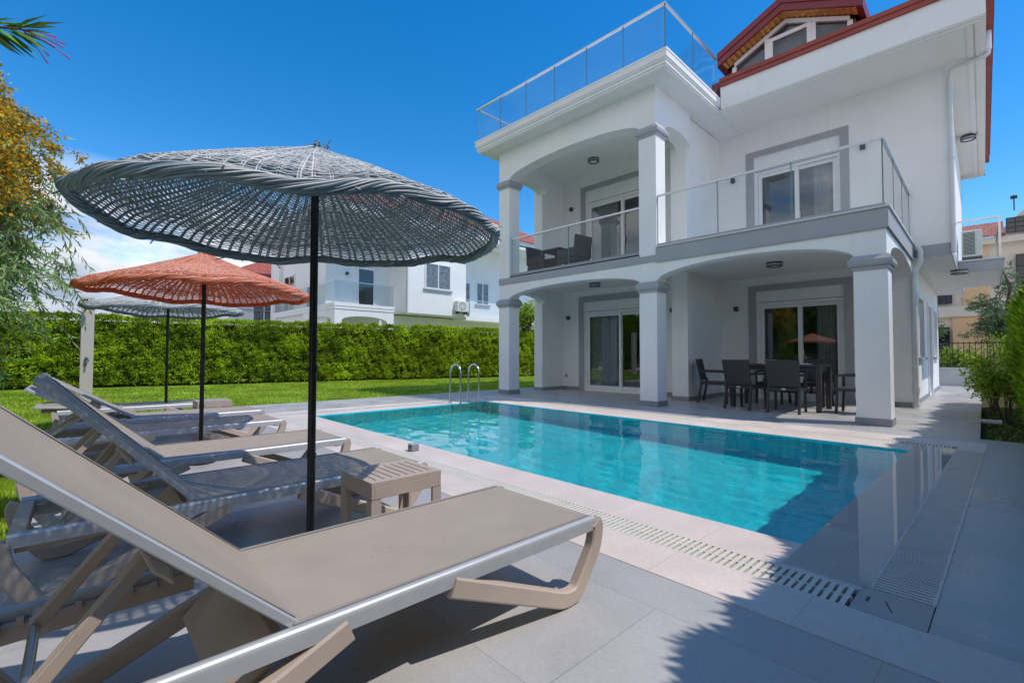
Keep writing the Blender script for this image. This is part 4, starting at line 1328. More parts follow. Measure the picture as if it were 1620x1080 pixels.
# ================================================================== WICKER PARASOLS
def woven_canopy(Rr, zr, za, tilt, nrib, pitch, wid, seed):
    """rings of willow going over and under radial ribs"""
    rg = np.random.default_rng(seed)
    ns_ = nrib * 2
    th = np.linspace(0, 2 * np.pi, ns_, endpoint=False)
    ph = rg.uniform(0, 6.28, 8)
    def height(r, t):
        q = r / Rr
        z = za - (za - zr) * q ** 0.92
        z = z + 0.035 * q * q * np.sin(3 * t + ph[0]) * 0.4 + 0.012 * q * np.sin(7 * t + ph[1]) + 0.006 * np.sin(13 * t + ph[2] + 5 * q)
        z = z + q ** 2 * (tilt[0] * np.cos(t - tilt[2]) + tilt[1] * np.cos(2 * (t - tilt[2])))
        z = z - 0.05 * np.clip((q - 0.90) / 0.10, 0, 1) ** 2
        return z
    V, F = [], []
    K = int((Rr - 0.03) / pitch)
    for k in range(K):
        r0 = 0.03 + (k + 0.5) * pitch
        w_ = wid * rg.uniform(0.8, 1.12)
        sgn = 1 if k % 2 == 0 else -1
        amp = 0.0016 * min(1, r0 / 0.25 + 0.3)
        rw = r0 + pitch * 0.30 * np.sin(5 * th + ph[3] + k * 0.3) * rg.uniform(0.2, 0.8) + rg.normal(0, pitch * 0.10, ns_)
        zz = height(rw, th) + sgn * amp * np.cos(nrib * th) + rg.normal(0, 0.0012, ns_)
        # break each ring into a few separate canes with fresh thickness
        cuts = np.sort(rg.choice(ns_, size=4 + k // 6, replace=False))
        breaks = set(cuts.tolist())
        wv = np.repeat(w_, ns_) * np.interp(np.arange(ns_), np.r_[0, cuts, ns_], rg.uniform(0.75, 1.2, len(cuts) + 2))
        hx = 0.0030
        c, s = np.cos(th), np.sin(th)
        ring = []
        for (da, dz) in ((-0.5, -0.3), (0.0, -1.0), (0.5, -0.3), (0.5, 0.3), (0.0, 1.0), (-0.5, 0.3)):
            rr = rw + da * wv
            ring.append(np.stack([rr * c, rr * s, zz + dz * hx + da * wv * -0.2], 1))
        ring = np.stack(ring, 1)              # ns,6,3
        for i in range(ns_):
            if i in breaks or i == 0:
                base = len(V); V.extend(ring[i].tolist()); prev = base
            j = (i + 1) % ns_
            base = len(V); V.extend(ring[j].tolist())
            for q in range(6):
                w2 = (q + 1) % 6
                F.append((prev + q, prev + w2, base + w2, base + q))
            prev = base
    weave = (V, F)
    ribs = MB()
    for i in range(nrib):
        a = 2 * np.pi * i / nrib + rg.normal(0, 0.006)
        rs = 0.04 if i % 4 == 0 else (0.22 if i % 2 == 0 else 0.45)
        pr = np.linspace(rs, Rr - 0.01, 14)
        for off in (-0.0045, 0.0045):
            pts = [(r_ * math.cos(a) - off * math.sin(a), r_ * math.sin(a) + off * math.cos(a), float(height(r_, a)) ) for r_ in pr]
            ribs.tube(pts, 0.0040, 5)
    # plaited border: a continuous rope of canes laid round the edge
    rim = MB()
    nc, turns, npt = 15, 10, 560
    for c_ in range(nc):
        p0 = 2 * np.pi * c_ / nc + 0.10 * (c_ % 4)
        rd = 0.0058 * rg.uniform(0.85, 1.2)
        ra = 0.0180 * rg.uniform(0.94, 1.08)
        pts = []
        for j in range(npt + 1):
            a = 2 * np.pi * j / npt
            an = p0 + turns * a + 0.35 * math.sin(7 * a + ph[5]) + 0.2 * math.sin(17 * a + ph[6])
            wob = 1 + 0.10 * math.sin(23 * a + c_ * 2.1)
            r_ = Rr - 0.004 + ra * wob * math.cos(an) * 0.85
            z_ = float(height(Rr, a)) + 0.012 + ra * wob * math.sin(an) * 1.15
            pts.append((r_ * math.cos(a), r_ * math.sin(a), z_))
        rim.tube(pts, rd, 5)
    # a few loose ends
    for i in range(26):
        a = rg.uniform(0, 6.283); z_ = float(height(Rr, a)); d_ = rg.uniform(-0.02, 0.03)
        q0 = ((Rr - 0.01) * math.cos(a), (Rr - 0.01) * math.sin(a), z_ + d_)
        a2 = a + rg.uniform(-0.05, 0.05); r2 = Rr + rg.uniform(0.015, 0.035)
        rim.tube([q0, (r2 * math.cos(a2), r2 * math.sin(a2), z_ + d_ + rg.uniform(-0.03, 0.012))], 0.0035, 5, radii=[.004, .003])
    return weave, ribs, rim


def parasol(x, y, label, Rr, zr, za, m, tilt=(0, 0, 0), seed=1, lean=(0, 0), nrib=84):
    X, Y, _ = fr(x, y)
    t = thing("wicker_parasol", label, "parasol", (X, Y, 0), 0, "wicker parasols beside the loungers")
    weave, ribs, rim = woven_canopy(Rr, zr, za, tilt, nrib, 0.0088, 0.0082, seed)
    cb = MB(); cb.v, cb.f = weave
    me = bpy.data.meshes.new("canopy"); me.from_pydata(cb.v, [], cb.f); me.materials.append(m)
    for p in me.polygons: p.use_smooth = True
    cn = bpy.data.objects.new("canopy", me); COL.objects.link(cn); cn.parent = t
    ribs.build("ribs", m, cn, local=True, smooth=True)
    rim.build("plaited_border", m, cn, local=True, smooth=True)
    # tuft of cane ends at the crown
    cr_ = MB()
    for i in range(26):
        a = random.uniform(0, 6.28); r_ = random.uniform(0.01, 0.07)
        p0 = (r_ * math.cos(a), r_ * math.sin(a), za - 0.02)
        cr_.tube([p0, (p0[0] + random.uniform(-.03, .03), p0[1] + random.uniform(-.03, .03), za + random.uniform(0.0, 0.028))], 0.004, 5)
    cr_.build("crown_tuft", m, cn, local=True)
    p = MB()
    p.tube([(0, 0, 0), (0, 0, za - 0.03)], 0.019, 16)
    po = p.build("pole", BLACKM, t, local=True, smooth=True)
    for z in (0.55, 0.98):
        c = MB().tube([(0, 0, z - 0.012), (0, 0, z + 0.012)], 0.0225, 16)
        if z > 0.9: c.tube([(0.0, -0.015, 0.98), (0.0, -0.05, 0.98)], 0.006, 8)
        c.build("collar", BLACKM, po, local=True, smooth=True)
    c = MB().tube([(0, 0, za - 0.13), (0, 0, za - 0.05)], 0.028, 16)
    c.build("collar", BLACKM, po, local=True, smooth=True)
    b = MB().tube([(0, 0, 0.0), (0, 0, 0.10)], 0.034, 16); b.tube([(0, 0, 0.0), (0, 0, 0.008)], 0.12, 24)
    b.build("ground_sleeve", BLACKM, t, local=True, smooth=True)
    return t


px_, py_, _ = fr(-2.39, 0.855)
view = math.atan2(py_, px_)
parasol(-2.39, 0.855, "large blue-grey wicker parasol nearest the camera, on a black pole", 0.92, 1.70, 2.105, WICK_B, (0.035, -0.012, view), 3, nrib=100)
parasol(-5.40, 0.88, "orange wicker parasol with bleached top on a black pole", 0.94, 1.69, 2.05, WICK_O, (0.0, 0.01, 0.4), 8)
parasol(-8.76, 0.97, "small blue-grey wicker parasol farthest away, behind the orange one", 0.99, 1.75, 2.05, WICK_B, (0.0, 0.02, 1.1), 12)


# ================================================================== POOL LADDER, SMALL THINGS
t = thing("pool_ladder", "curved stainless steel pool ladder at the far corner of the pool", "pool ladder", fr(-8.12, 6.2, 0), DROT)
for yy in (-0.24, 0.26):
    q = MB()
    pts = [(-0.30, yy, 0.0), (-0.30, yy, 0.66)]
    for i in range(13):
        a = math.pi * i / 12
        pts.append((-0.11 - 0.19 * math.cos(a), yy, 0.66 + 0.19 * math.sin(a)))
    pts += [(0.08, yy, 0.40), (0.08, yy, -0.85)]
    q.tube(pts, 0.021, 14)
    o = q.build("handrail", STEEL, t, local=True, smooth=True)
    f = MB().tube([(-0.30, yy, 0.004), (-0.30, yy, 0.02)], 0.045, 18); f.build("flange", STEEL, o, local=True, smooth=True)
q = MB()
for z in (-0.72, -0.44, -0.16): q.box(0.045, 0.115, -0.22, 0.24, z - 0.012, z + 0.012)
q.build("tread", STEEL, t, local=True, bevel=0.004)

t = thing("grey_box", "small grey plastic box standing on the coping beyond the slatted side table", "box", fr(-4.50, 2.70, 0.004), DROT)
q = MB().box(-0.045, 0.045, -0.045, 0.045, 0.0, 0.062); q.build("body", pmat("grey_box_plastic", (0.24, 0.26, 0.27), 0.5, var=0.1), t, local=True, bevel=0.008)
q = MB().box(-0.047, 0.047, -0.047, 0.047, 0.0622, 0.078); q.build("lid", pmat("grey_box_lid", (0.34, 0.36, 0.37), 0.5, var=0.1), t, local=True, bevel=0.006)
q = MB().box(-0.012, 0.012, -0.055, -0.0455, 0.03, 0.058); q.build("latch", LAMPB, t, local=True)

t = thing("outdoor_shower", "square beige shower post with a chrome tap standing in front of the hedge", "shower", fr(-13.4, 0.104, -0.03), DROT)
q = MB().box(-0.105, 0.105, -0.105, 0.105, 0, 2.30); q.build("post", BEIGEP, t, local=True, bevel=0.012)
q = MB().tube([(0.106, 0, 0.95), (0.16, 0, 0.95)], 0.035, 14); q.tube([(0.15, 0, 0.95), (0.17, 0, 0.90), (0.17, 0, 0.84)], 0.016, 10); q.tube([(0.135, 0, 0.98), (0.135, 0, 1.02)], 0.03, 12)
q.build("tap", STEEL, t, local=True, smooth=True)
q = MB().tube([(0.10, 0, 2.2), (0.35, 0, 2.22)], 0.015, 10); q.tube([(0.35, 0, 2.22), (0.35, 0, 2.19)], 0.08, 20); q.build("shower_head", STEEL, t, local=True, smooth=True)


# ================================================================== DINING SET UNDER THE BALCONY
def dining_chair(x, y, rz, label):
    t = thing("dining_chair", label, "chair", (x, y, 0), rz, "dark chairs round the terrace table")
    HS, HB = 0.47, 0.97
    w2, d2 = 0.27, 0.27
    for sx in (-1, 1):
        f = MB().sweep([(sx * (w2 - 0.02), d2 - 0.02, 0.0), (sx * (w2 - 0.025), d2 - 0.045, HS - 0.04)], rect(0.021, 0.021, 0.004), up=(0, 1, 0)); f.build("leg", RATTAN, t, local=True)
        f = MB().sweep(smooth_poly([(sx * (w2 - 0.015), -d2 - 0.075, 0.0), (sx * (w2 - 0.02), -d2 + 0.0, HS - 0.05), (sx * (w2 - 0.02), -d2 - 0.0, HS + 0.06)], 0.15), rect(0.021, 0.023, 0.004), up=(0, 1, 0)); f.build("leg", RATTAN, t, local=True)
        a = MB()
        a.sweep(smooth_poly([(sx * (w2 + 0.005), -d2 - 0.045, 0.70), (sx * (w2 + 0.012), d2 - 0.06, 0.695), (sx * (w2 - 0.01), d2 - 0.035, 0.66), (sx * (w2 - 0.02), d2 - 0.04, HS - 0.02)], 0.04), rect(0.022, 0.014, 0.004), up=(1, 0, 0)); a.build("armrest", RATTAN, t, local=True)
    s = MB(); s.box(-w2, w2, -d2, d2, HS - 0.065, HS); s.build("seat", RATTAN, t, local=True, bevel=0.015)
    b = MB()
    n = 8
    def bp(u, v, off):
        z = HS + 0.02 + (HB - HS - 0.02) * v
        ww = w2 - 0.012 + 0.018 * v
        y_ = -d2 - 0.01 - 0.10 * v - 0.025 * (1 - u * u) + off
        return (u * ww, y_, z + 0.0 * u)
    for i in range(n):
        for j in range(n):
            u0, u1, v0, v1 = -1 + 2 * i / n, -1 + 2 * (i + 1) / n, j / n, (j + 1) / n
            b.quad(bp(u0, v0, .014), bp(u1, v0, .014), bp(u1, v1, .014), bp(u0, v1, .014)); b.quad(bp(u0, v0, -.014), bp(u0, v1, -.014), bp(u1, v1, -.014), bp(u1, v0, -.014))
    for i in range(n):
        a0, a1 = i / n, (i + 1) / n
        for u in (-1, 1): b.quad(bp(u, a0, .014), bp(u, a1, .014), bp(u, a1, -.014), bp(u, a0, -.014))
        for v in (0, 1): b.quad(bp(-1 + 2 * a0, v, .014), bp(-1 + 2 * a1, v, .014), bp(-1 + 2 * a1, v, -.014), bp(-1 + 2 * a0, v, -.014))
    b.build("backrest", RATTAN, t, local=True)
    q = MB().box(-0.035, 0.035, -d2 - 0.012, -d2 - 0.001, HS - 0.045, HS - 0.015)
    q.build("badge", pmat("pale_badge", (0.6, 0.6, 0.6), 0.4), t, local=True)
    return t


TCX, TCY = -2.92, 10.50
dining_chair(-3.33, 9.83, R(-12), "dark rattan chair with its back to the pool, left of the two nearest chairs")
dining_chair(-2.60, 9.80, R(3), "dark rattan chair with its back to the pool, right of the two nearest chairs")
dining_chair(-4.22, 10.62, R(-80), "dark rattan chair at the left end of the terrace dining table, facing right")
dining_chair(-1.66, 10.45, R(88), "dark rattan chair at the right end of the table, half behind the white column")
dining_chair(-3.30, 11.35, R(180), "dark rattan chair behind the table's left half with its back to the wall")
dining_chair(-2.52, 11.35, R(176), "dark rattan chair behind the table's right half in front of the glass door")

t = thing("dining_table", "dark rectangular dining table set with chairs under the balcony", "table", (TCX, TCY, 0), R(1))
q = MB().box(-0.80, 0.80, -0.47, 0.47, 0.835, 0.88); q.build("tabletop", RATTAN, t, local=True, bevel=0.008)
q = MB(); q.box(-0.76, 0.76, -0.43, -0.40, 0.76, 0.834); q.box(-0.76, 0.76, 0.40, 0.43, 0.76, 0.834); q.box(-0.76, -0.73, -0.40, 0.40, 0.76, 0.834); q.box(0.73, 0.76, -0.40, 0.40, 0.76, 0.834)
q.build("apron", RATTAN, t, local=True)
for sx in (-1, 1):
    for sy in (-1, 1):
        q = MB().box(sx * 0.80, sx * 0.715, sy * 0.47, sy * 0.385, 0, 0.834); q.build("leg", RATTAN, t, local=True, bevel=0.006)
t = thing("tissue_box", "black and white striped tissue box on the dining table", "tissue box", (-3.06, 10.36, 0.88), R(8))
q = MB().box(-0.12, 0.12, -0.065, 0.065, 0, 0.085); q.build("body", pmat("white_card", (0.75, 0.75, 0.73), 0.6), t, local=True, bevel=0.004)
q = MB()
for i in range(6):
    xx = -0.105 + i * 0.04
    q.prism([(xx, 0.008), (xx + 0.016, 0.008), (xx + 0.024, 0.078), (xx + 0.006, 0.078)], lambda p, a: (p[0], a, p[1]), -0.0665, -0.065)
q.build("black_stripes", IRON, t, local=True)
t = thing("folded_cloth", "pale folded cloth lying on the right part of the dining table", "cloth", (-2.45, 10.25, 0.88), R(5))
q = MB().box(-0.20, 0.16, -0.12, 0.12, 0, 0.012); q.box(-0.18, 0.10, -0.10, 0.11, 0.0122, 0.022); q.build("folds", pmat("pale_cloth", (0.55, 0.57, 0.6), 0.9), t, local=True, bevel=0.004)


# ================================================================== BALCONY SEATING
def balcony_chair(x, y, rz, label):
    t = thing("balcony_armchair", label, "armchair", (x, y, 3.19), rz, "dark armchairs on the balcony")
    s = MB().box(-0.30, 0.30, -0.30, 0.30, 0.30, 0.42); s.build("seat", RATTANB, t, local=True, bevel=0.02)
    b = MB(); b.prism([(-0.30, 0.42), (-0.24, 0.42), (-0.30, 0.98), (-0.37, 0.98)], lambda p, a: (a, p[0], p[1]), -0.31, 0.31); b.build("backrest", RATTANB, t, local=True, bevel=0.02)
    for sx in (-1, 1):
        a = MB().box(sx * 0.32, sx * 0.25, -0.32, 0.30, 0.42, 0.66); a.build("armrest", RATTANB, t, local=True, bevel=0.015)
        for sy in (-1, 1):
            l_ = MB().box(sx * 0.30, sx * 0.24, sy * 0.30, sy * 0.24, 0, 0.299); l_.build("leg", RATTANB, t, local=True)
    return t


balcony_chair(-8.86, 9.95, R(-90), "dark woven armchair at the left end of the upper balcony behind glass")
balcony_chair(-7.62, 9.85, R(84), "dark woven armchair on the upper balcony in front of the sliding door")
t = thing("balcony_table", "low dark table between the two armchairs on the upper balcony", "table", (-8.24, 9.9, 3.19), 0)
q = MB().box(-0.34, 0.34, -0.34, 0.34, 0.70, 0.75); q.build("tabletop", RATTANB, t, local=True, bevel=0.01)
for sx in (-1, 1):
    for sy in (-1, 1):
        q = MB().box(sx * 0.31, sx * 0.25, sy * 0.31, sy * 0.25, 0, 0.699); q.build("leg", RATTANB, t, local=True)


# ================================================================== PLANTS
def vnoise(p, seed=0, sc_=1.0):
    """cheap smooth 3D noise in -1..1 from summed sines"""
    rg = np.random.default_rng(seed)
    out = np.zeros(len(p))
    for k in range(10):
        f = rg.normal(size=3); f = f / np.linalg.norm(f) * rg.uniform(0.7, 2.6) * sc_
        out += np.sin(p @ f * 2.2 + rg.uniform(0, 6.28)) * rg.uniform(0.6, 1.0)
    return out / 5.0


# ---- clipped hedge along the back of the lawn
hp = np.array([(-20.9, -2.3), (-19.7, 3.0), (-18.4, 8.0), (-17.2, 13.0), (-16.1, 18.5)])
ho = thing("hedge", "long clipped bright green hedge along the back of the lawn", "hedge", (-18.5, 7.6, 0))
HO = (-18.5, 7.6, 0)
core, Pn, Dn, Nn = MB(), [], [], []
HT, TH = 2.28, 0.95
for i in range(len(hp) - 1):
    a, b = hp[i], hp[i + 1]
    L = np.linalg.norm(b - a); tx = (b - a) / L; nx = np.array([tx[1], -tx[0]])     # nx faces the pool
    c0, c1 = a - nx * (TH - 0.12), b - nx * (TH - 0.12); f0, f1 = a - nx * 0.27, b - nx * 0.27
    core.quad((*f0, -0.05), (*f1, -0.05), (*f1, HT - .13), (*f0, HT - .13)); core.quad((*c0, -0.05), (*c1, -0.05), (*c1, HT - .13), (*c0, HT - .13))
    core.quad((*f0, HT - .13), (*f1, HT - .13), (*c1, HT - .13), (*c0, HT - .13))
    n = int(L * 8000)
    s = rng.uniform(0, L, n); which = rng.uniform(0, 1, n)
    face = which < 0.72
    hgt = np.where(face, rng.uniform(0.06, HT, n), HT)
    dep = np.where(face, 0.0, rng.uniform(0, TH, n))
    base = a[None] + tx[None] * s[:, None] - nx[None] * dep[:, None]
    p = np.c_[base, hgt]
    pz = p * np.array([1, 1, 1.7])
    nz = vnoise(pz, 5, 1.6) * 0.06 + vnoise(pz, 6, 5.5) * 0.08
    out = np.where(face[:, None], np.r_[nx, 0.0][None], np.array([[0, 0, 1.0]]))
    # keep hollows sparse so that the dark inside shows
    keep = rng.uniform(0, 1, n) < np.clip(0.60 + 7 * nz, 0.08, 1)
    rnd = np.clip((hgt - (HT - 0.35)) / 0.35, 0, 1) ** 2 * 0.10 * face
    p = p + out * nz[:, None] - np.r_[nx, 0][None] * rnd[:, None] - out * (rng.uniform(0, 0.10, n) * (rng.uniform(0, 1, n) < 0.5))[:, None]
    dd = out * 0.45 + np.array([[0, 0, 0.55]]) + unit(n) * 0.8
    Pn.append(p[keep]); Dn.append(dd[keep]); Nn.append((out + 0.3 * np.array([[0, 0, 1.0]]) + unit(n) * 0.75)[keep])
Pn = np.concatenate(Pn); Dn = np.concatenate(Dn); Nn = np.concatenate(Nn)
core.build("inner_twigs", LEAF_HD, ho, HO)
cards("foliage", Pn, Dn, Nn, rng.uniform(0.05, 0.11, len(Pn)), rng.uniform(0.022, 0.045, len(Pn)), LEAF_H, ho, HO, fold=0.08)
st = MB()
for i in range(60):
    u = random.random() * 3.999; k = int(u); q_ = hp[k] + (hp[k + 1] - hp[k]) * (u - k)
    st.tube([(q_[0] - 0.4, q_[1], -0.05), (q_[0] - 0.4 + random.uniform(-.1, .1), q_[1] + random.uniform(-.15, .15), 0.5)], 0.025, 6)
st.build("stems", BARK, ho, HO)


# ---- conifer column, copied along the right side of the deck
def conifer(loc, H, r, label, n=7500, seed=2):
    rg = np.random.default_rng(seed)
    t = thing("conifer", label, "conifer", loc, 0, "upright conifers lining the right side of the garden")
    u = rg.uniform(0, 1, n) ** 0.85; a = rg.uniform(0, 2 * np.pi, n)
    prof = r * np.clip(1.0 - np.clip((u - 0.70) / 0.30, 0, 1) ** 2.0, 0, 1) ** 0.6 * (0.8 + 0.2 * np.clip(u / 0.15, 0, 1))
    lump = 1 + 0.10 * np.sin(5 * a + 9 * u) + 0.08 * np.sin(9 * a - 14 * u)
    rr = prof * lump * np.where(rg.uniform(0, 1, n) < 0.75, rg.uniform(0.9, 1.03, n), rg.uniform(0.5, 0.9, n))
    p = np.c_[rr * np.cos(a), rr * np.sin(a), 0.08 + u * (H - 0.16)]
    dd = np.c_[np.cos(a) * 0.5, np.sin(a) * 0.5, np.full(n, 0.9)] + rg.normal(0, 0.22, (n, 3))
    cards("foliage", p, dd, np.c_[np.cos(a), np.sin(a), np.full(n, .3)] + rg.normal(0, .55, (n, 3)), rg.uniform(0.07, 0.15, n), rg.uniform(0.025, 0.045, n), LEAF_C, t)
    c = MB().tube([(0, 0, 0.05), (0, 0, H * 0.3), (0, 0, H * 0.62), (0, 0, H * 0.86)], r * 0.7, 10, radii=[r * .60, r * .80, r * .78, r * .38]); c.build("inner_twigs", LEAF_HD, t, local=True)
    k = MB().tube([(0, 0, -0.03), (0, 0, 0.5)], 0.045, 8); k.build("trunk", BARK, t, local=True)
    return t


con0 = conifer((0.93, 9.35, -0.08), 2.50, 0.49, "bright green upright conifer at the right edge, first beyond the planting bed's corner")
i = 0
yy = -2.2
while yy < 14.6:
    if abs(yy - 9.35) > 0.26:
        sy = random.uniform(0.94, 1.03) * (1.0 if yy > 8.4 else 1.09)
        vis = yy > 8.6
        c_ = dup(con0, (0.93 + random.uniform(-.04, .04), yy, -0.08 if yy > 8.4 else 0.0), random.uniform(0, 6.28),
                 ("bright green upright conifer deeper in the planting bed behind the first one" if vis else "upright conifer beside the camera, casting the jagged shade over the deck"))
        c_.scale = (random.uniform(.95, 1.08), random.uniform(.95, 1.08), sy)
    yy += 0.49


# ---- shrubs in the bed
def shrub(loc, H, r, label, m, n=900, seed=4, ll=(0.05, 0.10), lw=0.035, cat="shrub", name="leafy_shrub"):
    rg = np.random.default_rng(seed)
    t = thing(name, label, cat, loc)
    st_ = MB(); tips = []
    for i in range(9):
        a = rg.uniform(0, 6.28); e = rg.uniform(0.15, 0.9)
        top = (r * e * math.cos(a), r * e * math.sin(a), H * rg.uniform(0.6, 0.95))
        mid = (top[0] * .4, top[1] * .4, top[2] * .5)
        st_.tube([(0.03 * math.cos(a), 0.03 * math.sin(a), 0), mid, top], 0.01, 6, radii=[0.014, 0.010, 0.004]); tips.append((mid, top))
    st_.build("stems", BARK, t, local=True)
    k = rg.integers(0, 9, n); f = rg.uniform(0.3, 1.1, n)
    A = np.array([tips[i][0] for i in k]); B = np.array([tips[i][1] for i in k])
    p = A + (B - A) * f[:, None] + rg.normal(0, r * 0.22, (n, 3)) * np.array([1, 1, .8])
    p[:, 2] = np.clip(p[:, 2], 0.03, None)
    cards("foliage", p, rg.normal(0, 1, (n, 3)) + np.array([0, 0, .5]), rg.normal(0, 1, (n, 3)) + np.array([0, 0, 1.2]), rg.uniform(*ll, n), lw, m, t, fold=0.1)
    return t


shrub((0.22, 11.5, -0.08), 1.05, 0.42, "light green leafy shrub in the planting bed beside the path", LEAF_S, 2200, 4)
shrub((0.12, 13.1, -0.08), 0.85, 0.33, "smaller yellow-green shrub in the bed, nearer the house path's far end", LEAF_S, 1200, 14)
# low ground cover in the bed
n = 900
p = np.c_[rng.uniform(0.0, 0.7, n), rng.uniform(8.45, 14.5, n), np.full(n, -0.08)]
gcv = cards("ground_cover", p, rng.normal(0, .6, (n, 3)) + np.array([0, 0, .8]), unit(n), rng.uniform(0.03, 0.09, n), rng.uniform(0.008, 0.02, n), LEAF_O)
gcv["label"] = "low weeds and leaves covering the planting bed's soil"; gcv["category"] = "ground cover"; gcv["kind"] = "stuff"
t = thing("drain_pipe", "short white drain pipe lying on the soil of the planting bed", "pipe", (-0.02, 10.85, -0.02), 0)
q = MB(); q.tube([(-0.04, 0, 0), (0.17, 0.02, 0.0)], 0.04, 14); q.build("tube", PIPE, t, local=True, smooth=True)
q = MB(); q.tube([(0.171, 0.02, 0.0), (0.20, 0.022, 0.0)], 0.048, 14); q.build("socket_end", PIPE, t, local=True, smooth=True)


# ---- trees: limbs, then leaf sprays hung along the twigs
def limb_tree(loc, H, trunk_r, targets, seed, bark=BARK):
    """trunk plus curved limbs to each target (local coordinates); returns builder and limb end segments"""
    rg = np.random.default_rng(seed)
    b = MB(); segs = []
    fork = H * 0.42
    b.tube([(0, 0, -0.05), (0.04, 0.02, fork * .5), (0.0, 0.06, fork), (0.06, 0.1, H * .7)], trunk_r, 10, radii=[trunk_r * 1.25, trunk_r, trunk_r * .85, trunk_r * .4])
    for tg in targets:
        s0 = (0.0, 0.05, fork * rg.uniform(0.75, 1.35))
        m_ = (tg[0] * .45 + rg.normal(0, .1), tg[1] * .45 + rg.normal(0, .1), s0[2] + (tg[2] - s0[2]) * .65 + 0.15)
        b.tube([s0, m_, tg], 0.03, 7, radii=[trunk_r * .45, trunk_r * .25, 0.008])
        segs.append((m_, tg))
    return b, segs


def sprays(segs, nper, spread, leaf_n, droop, rg, twig_len=(0.3, 0.7)):
    """twigs off the limbs; leaves in two rows along each twig"""
    P_, D_ = [], []; tw = []
    for (m_, tg) in segs:
        for i in range(nper):
            f = rg.uniform(0.25, 1.05)
            o = np.array(m_) + (np.array(tg) - np.array(m_)) * f + rg.normal(0, spread, 3)
            d = rg.normal(0, 1, 3) * np.array([1, 1, .45]); d[2] -= droop * 0.5; d /= np.linalg.norm(d)
            L = rg.uniform(*twig_len)
            s = np.linspace(0.05, 1, leaf_n)
            pts = o[None] + d[None] * (s * L)[:, None]; pts[:, 2] -= droop * 0.5 * (s * L) ** 1.6
            ld = d[None] * 0.7 + rg.normal(0, .55, (leaf_n, 3)); ld[:, 2] -= droop * 0.6
            P_.append(pts); D_.append(ld); tw.append((pts[0], pts[leaf_n // 2], pts[-1]))
    return np.concatenate(P_), np.concatenate(D_), tw


def wattle(loc, label, seed=5, group="wattle trees"):
    rg = np.random.default_rng(seed)
    t = thing("wattle_tree", label, "tree", loc, 0, group)
    tg = []
    for i in range(40):
        a = rg.uniform(0, 2 * np.pi); e = rg.uniform(-1.15, 1.0); rr = 1.8 * math.sqrt(max(.05, 1 - (e * .8) ** 2)) * rg.uniform(0.6, 1.0) * (0.90 if e < 0 else 1.0)
        tg.append((rr * math.cos(a), rr * math.sin(a), 2.9 + 1.45 * e))
    b, segs = limb_tree(loc, 4.0, 0.11, tg, seed)
    b.build("trunk", BARK, t, local=True, smooth=True)
    P_, D_, tw = sprays(segs, 160, 0.28, 24, 0.85, rg)
    n = len(P_)
    tb = MB()
    for (a_, m_, c_) in tw[::2]: tb.tube([tuple(a_), tuple(m_), tuple(c_)], 0.004, 4, radii=[.006, .004, .002])
    tb.build("twigs", BARK, t, local=True)
    cards("foliage", P_, D_, unit(n), rg.uniform(0.08, 0.15, n), rg.uniform(0.014, 0.024, n), LEAF_W, t)
    # blossom: fluffy balls on the upper sprays
    hi = P_[:, 2] > 2.80 + 0.35 * np.sin(P_[:, 0] * 3) + 0.3 * np.sin(P_[:, 1] * 4)
    cl = vnoise(P_, 9, 1.6) > -0.6
    pb = P_[hi & cl]; pb = np.repeat(pb, 4, 0) + rg.normal(0, 0.035, (len(pb) * 4, 3))
    cards("blossom", pb, unit(len(pb)), unit(len(pb)), rg.uniform(0.026, 0.05, len(pb)), rg.uniform(0.026, 0.042, len(pb)), FLOWER, t)
    return t


wt = wattle((-8.75, -1.80, -0.03), "tree with drooping green leaves and orange-yellow blossom at the left edge")
for (x, y, s_, rz) in ((-4.6, -7.2, 1.2, 1.0), (0.6, -8.0, 1.25, 2.4), (-9.5, -8.2, 1.3, 4.0), (-1.9, -9.4, 1.4, 5.1), (-6.9, -9.6, 1.4, 0.3)):
    c_ = dup(wt, (x, y, -0.03), rz, "blossoming tree behind the camera, seen only as a reflection in the glass doors", "trees reflected in the glass doors")
    c_.scale = (s_, s_, s_)

for i, X in enumerate(np.arange(-27, -8.5, 1.5)):
    c_ = dup(con0, (float(X), -6.2 - 1.2 * (i % 2), -0.03), i * 1.3, "tall conifer at the garden's rear, seen only as a reflection in the glass doors", "tall conifers reflected in the glass doors")
    c_.scale = (2.0, 2.0, 1.7 + 0.25 * (i % 3))

# ---- oleander whose branch hangs into the top left corner
rg = np.random.default_rng(21)
t = thing("oleander", "oleander branch with long green leaves and pink buds in the top left corner", "shrub", (-2.35, -0.62, -0.03))
OX = (-2.35, -0.62, -0.03)
tip = np.array([-2.0, -0.085, 2.02])                         # near the photo's corner
pp, dd = [], []
stems = [[OX, (-2.30, -.58, 1.0), (-2.17, -.38, 1.82), (-2.06, -.22, 2.00), tuple(tip)]]
for i in range(11):                                          # the rest of the bush, outside the picture
    an = rg.uniform(2.6, 6.0); ln = rg.uniform(.25, .75); h_ = rg.uniform(1.5, 2.5)
    e_ = (OX[0] + ln * math.cos(an), OX[1] - abs(ln * math.sin(an)) * .9 - .05, h_)
    stems.append([(OX[0] + rg.normal(0, .03), OX[1] + rg.normal(0, .03), -.03), (OX[0] + (e_[0] - OX[0]) * .3, OX[1] + (e_[1] - OX[1]) * .3, h_ * .5), e_])
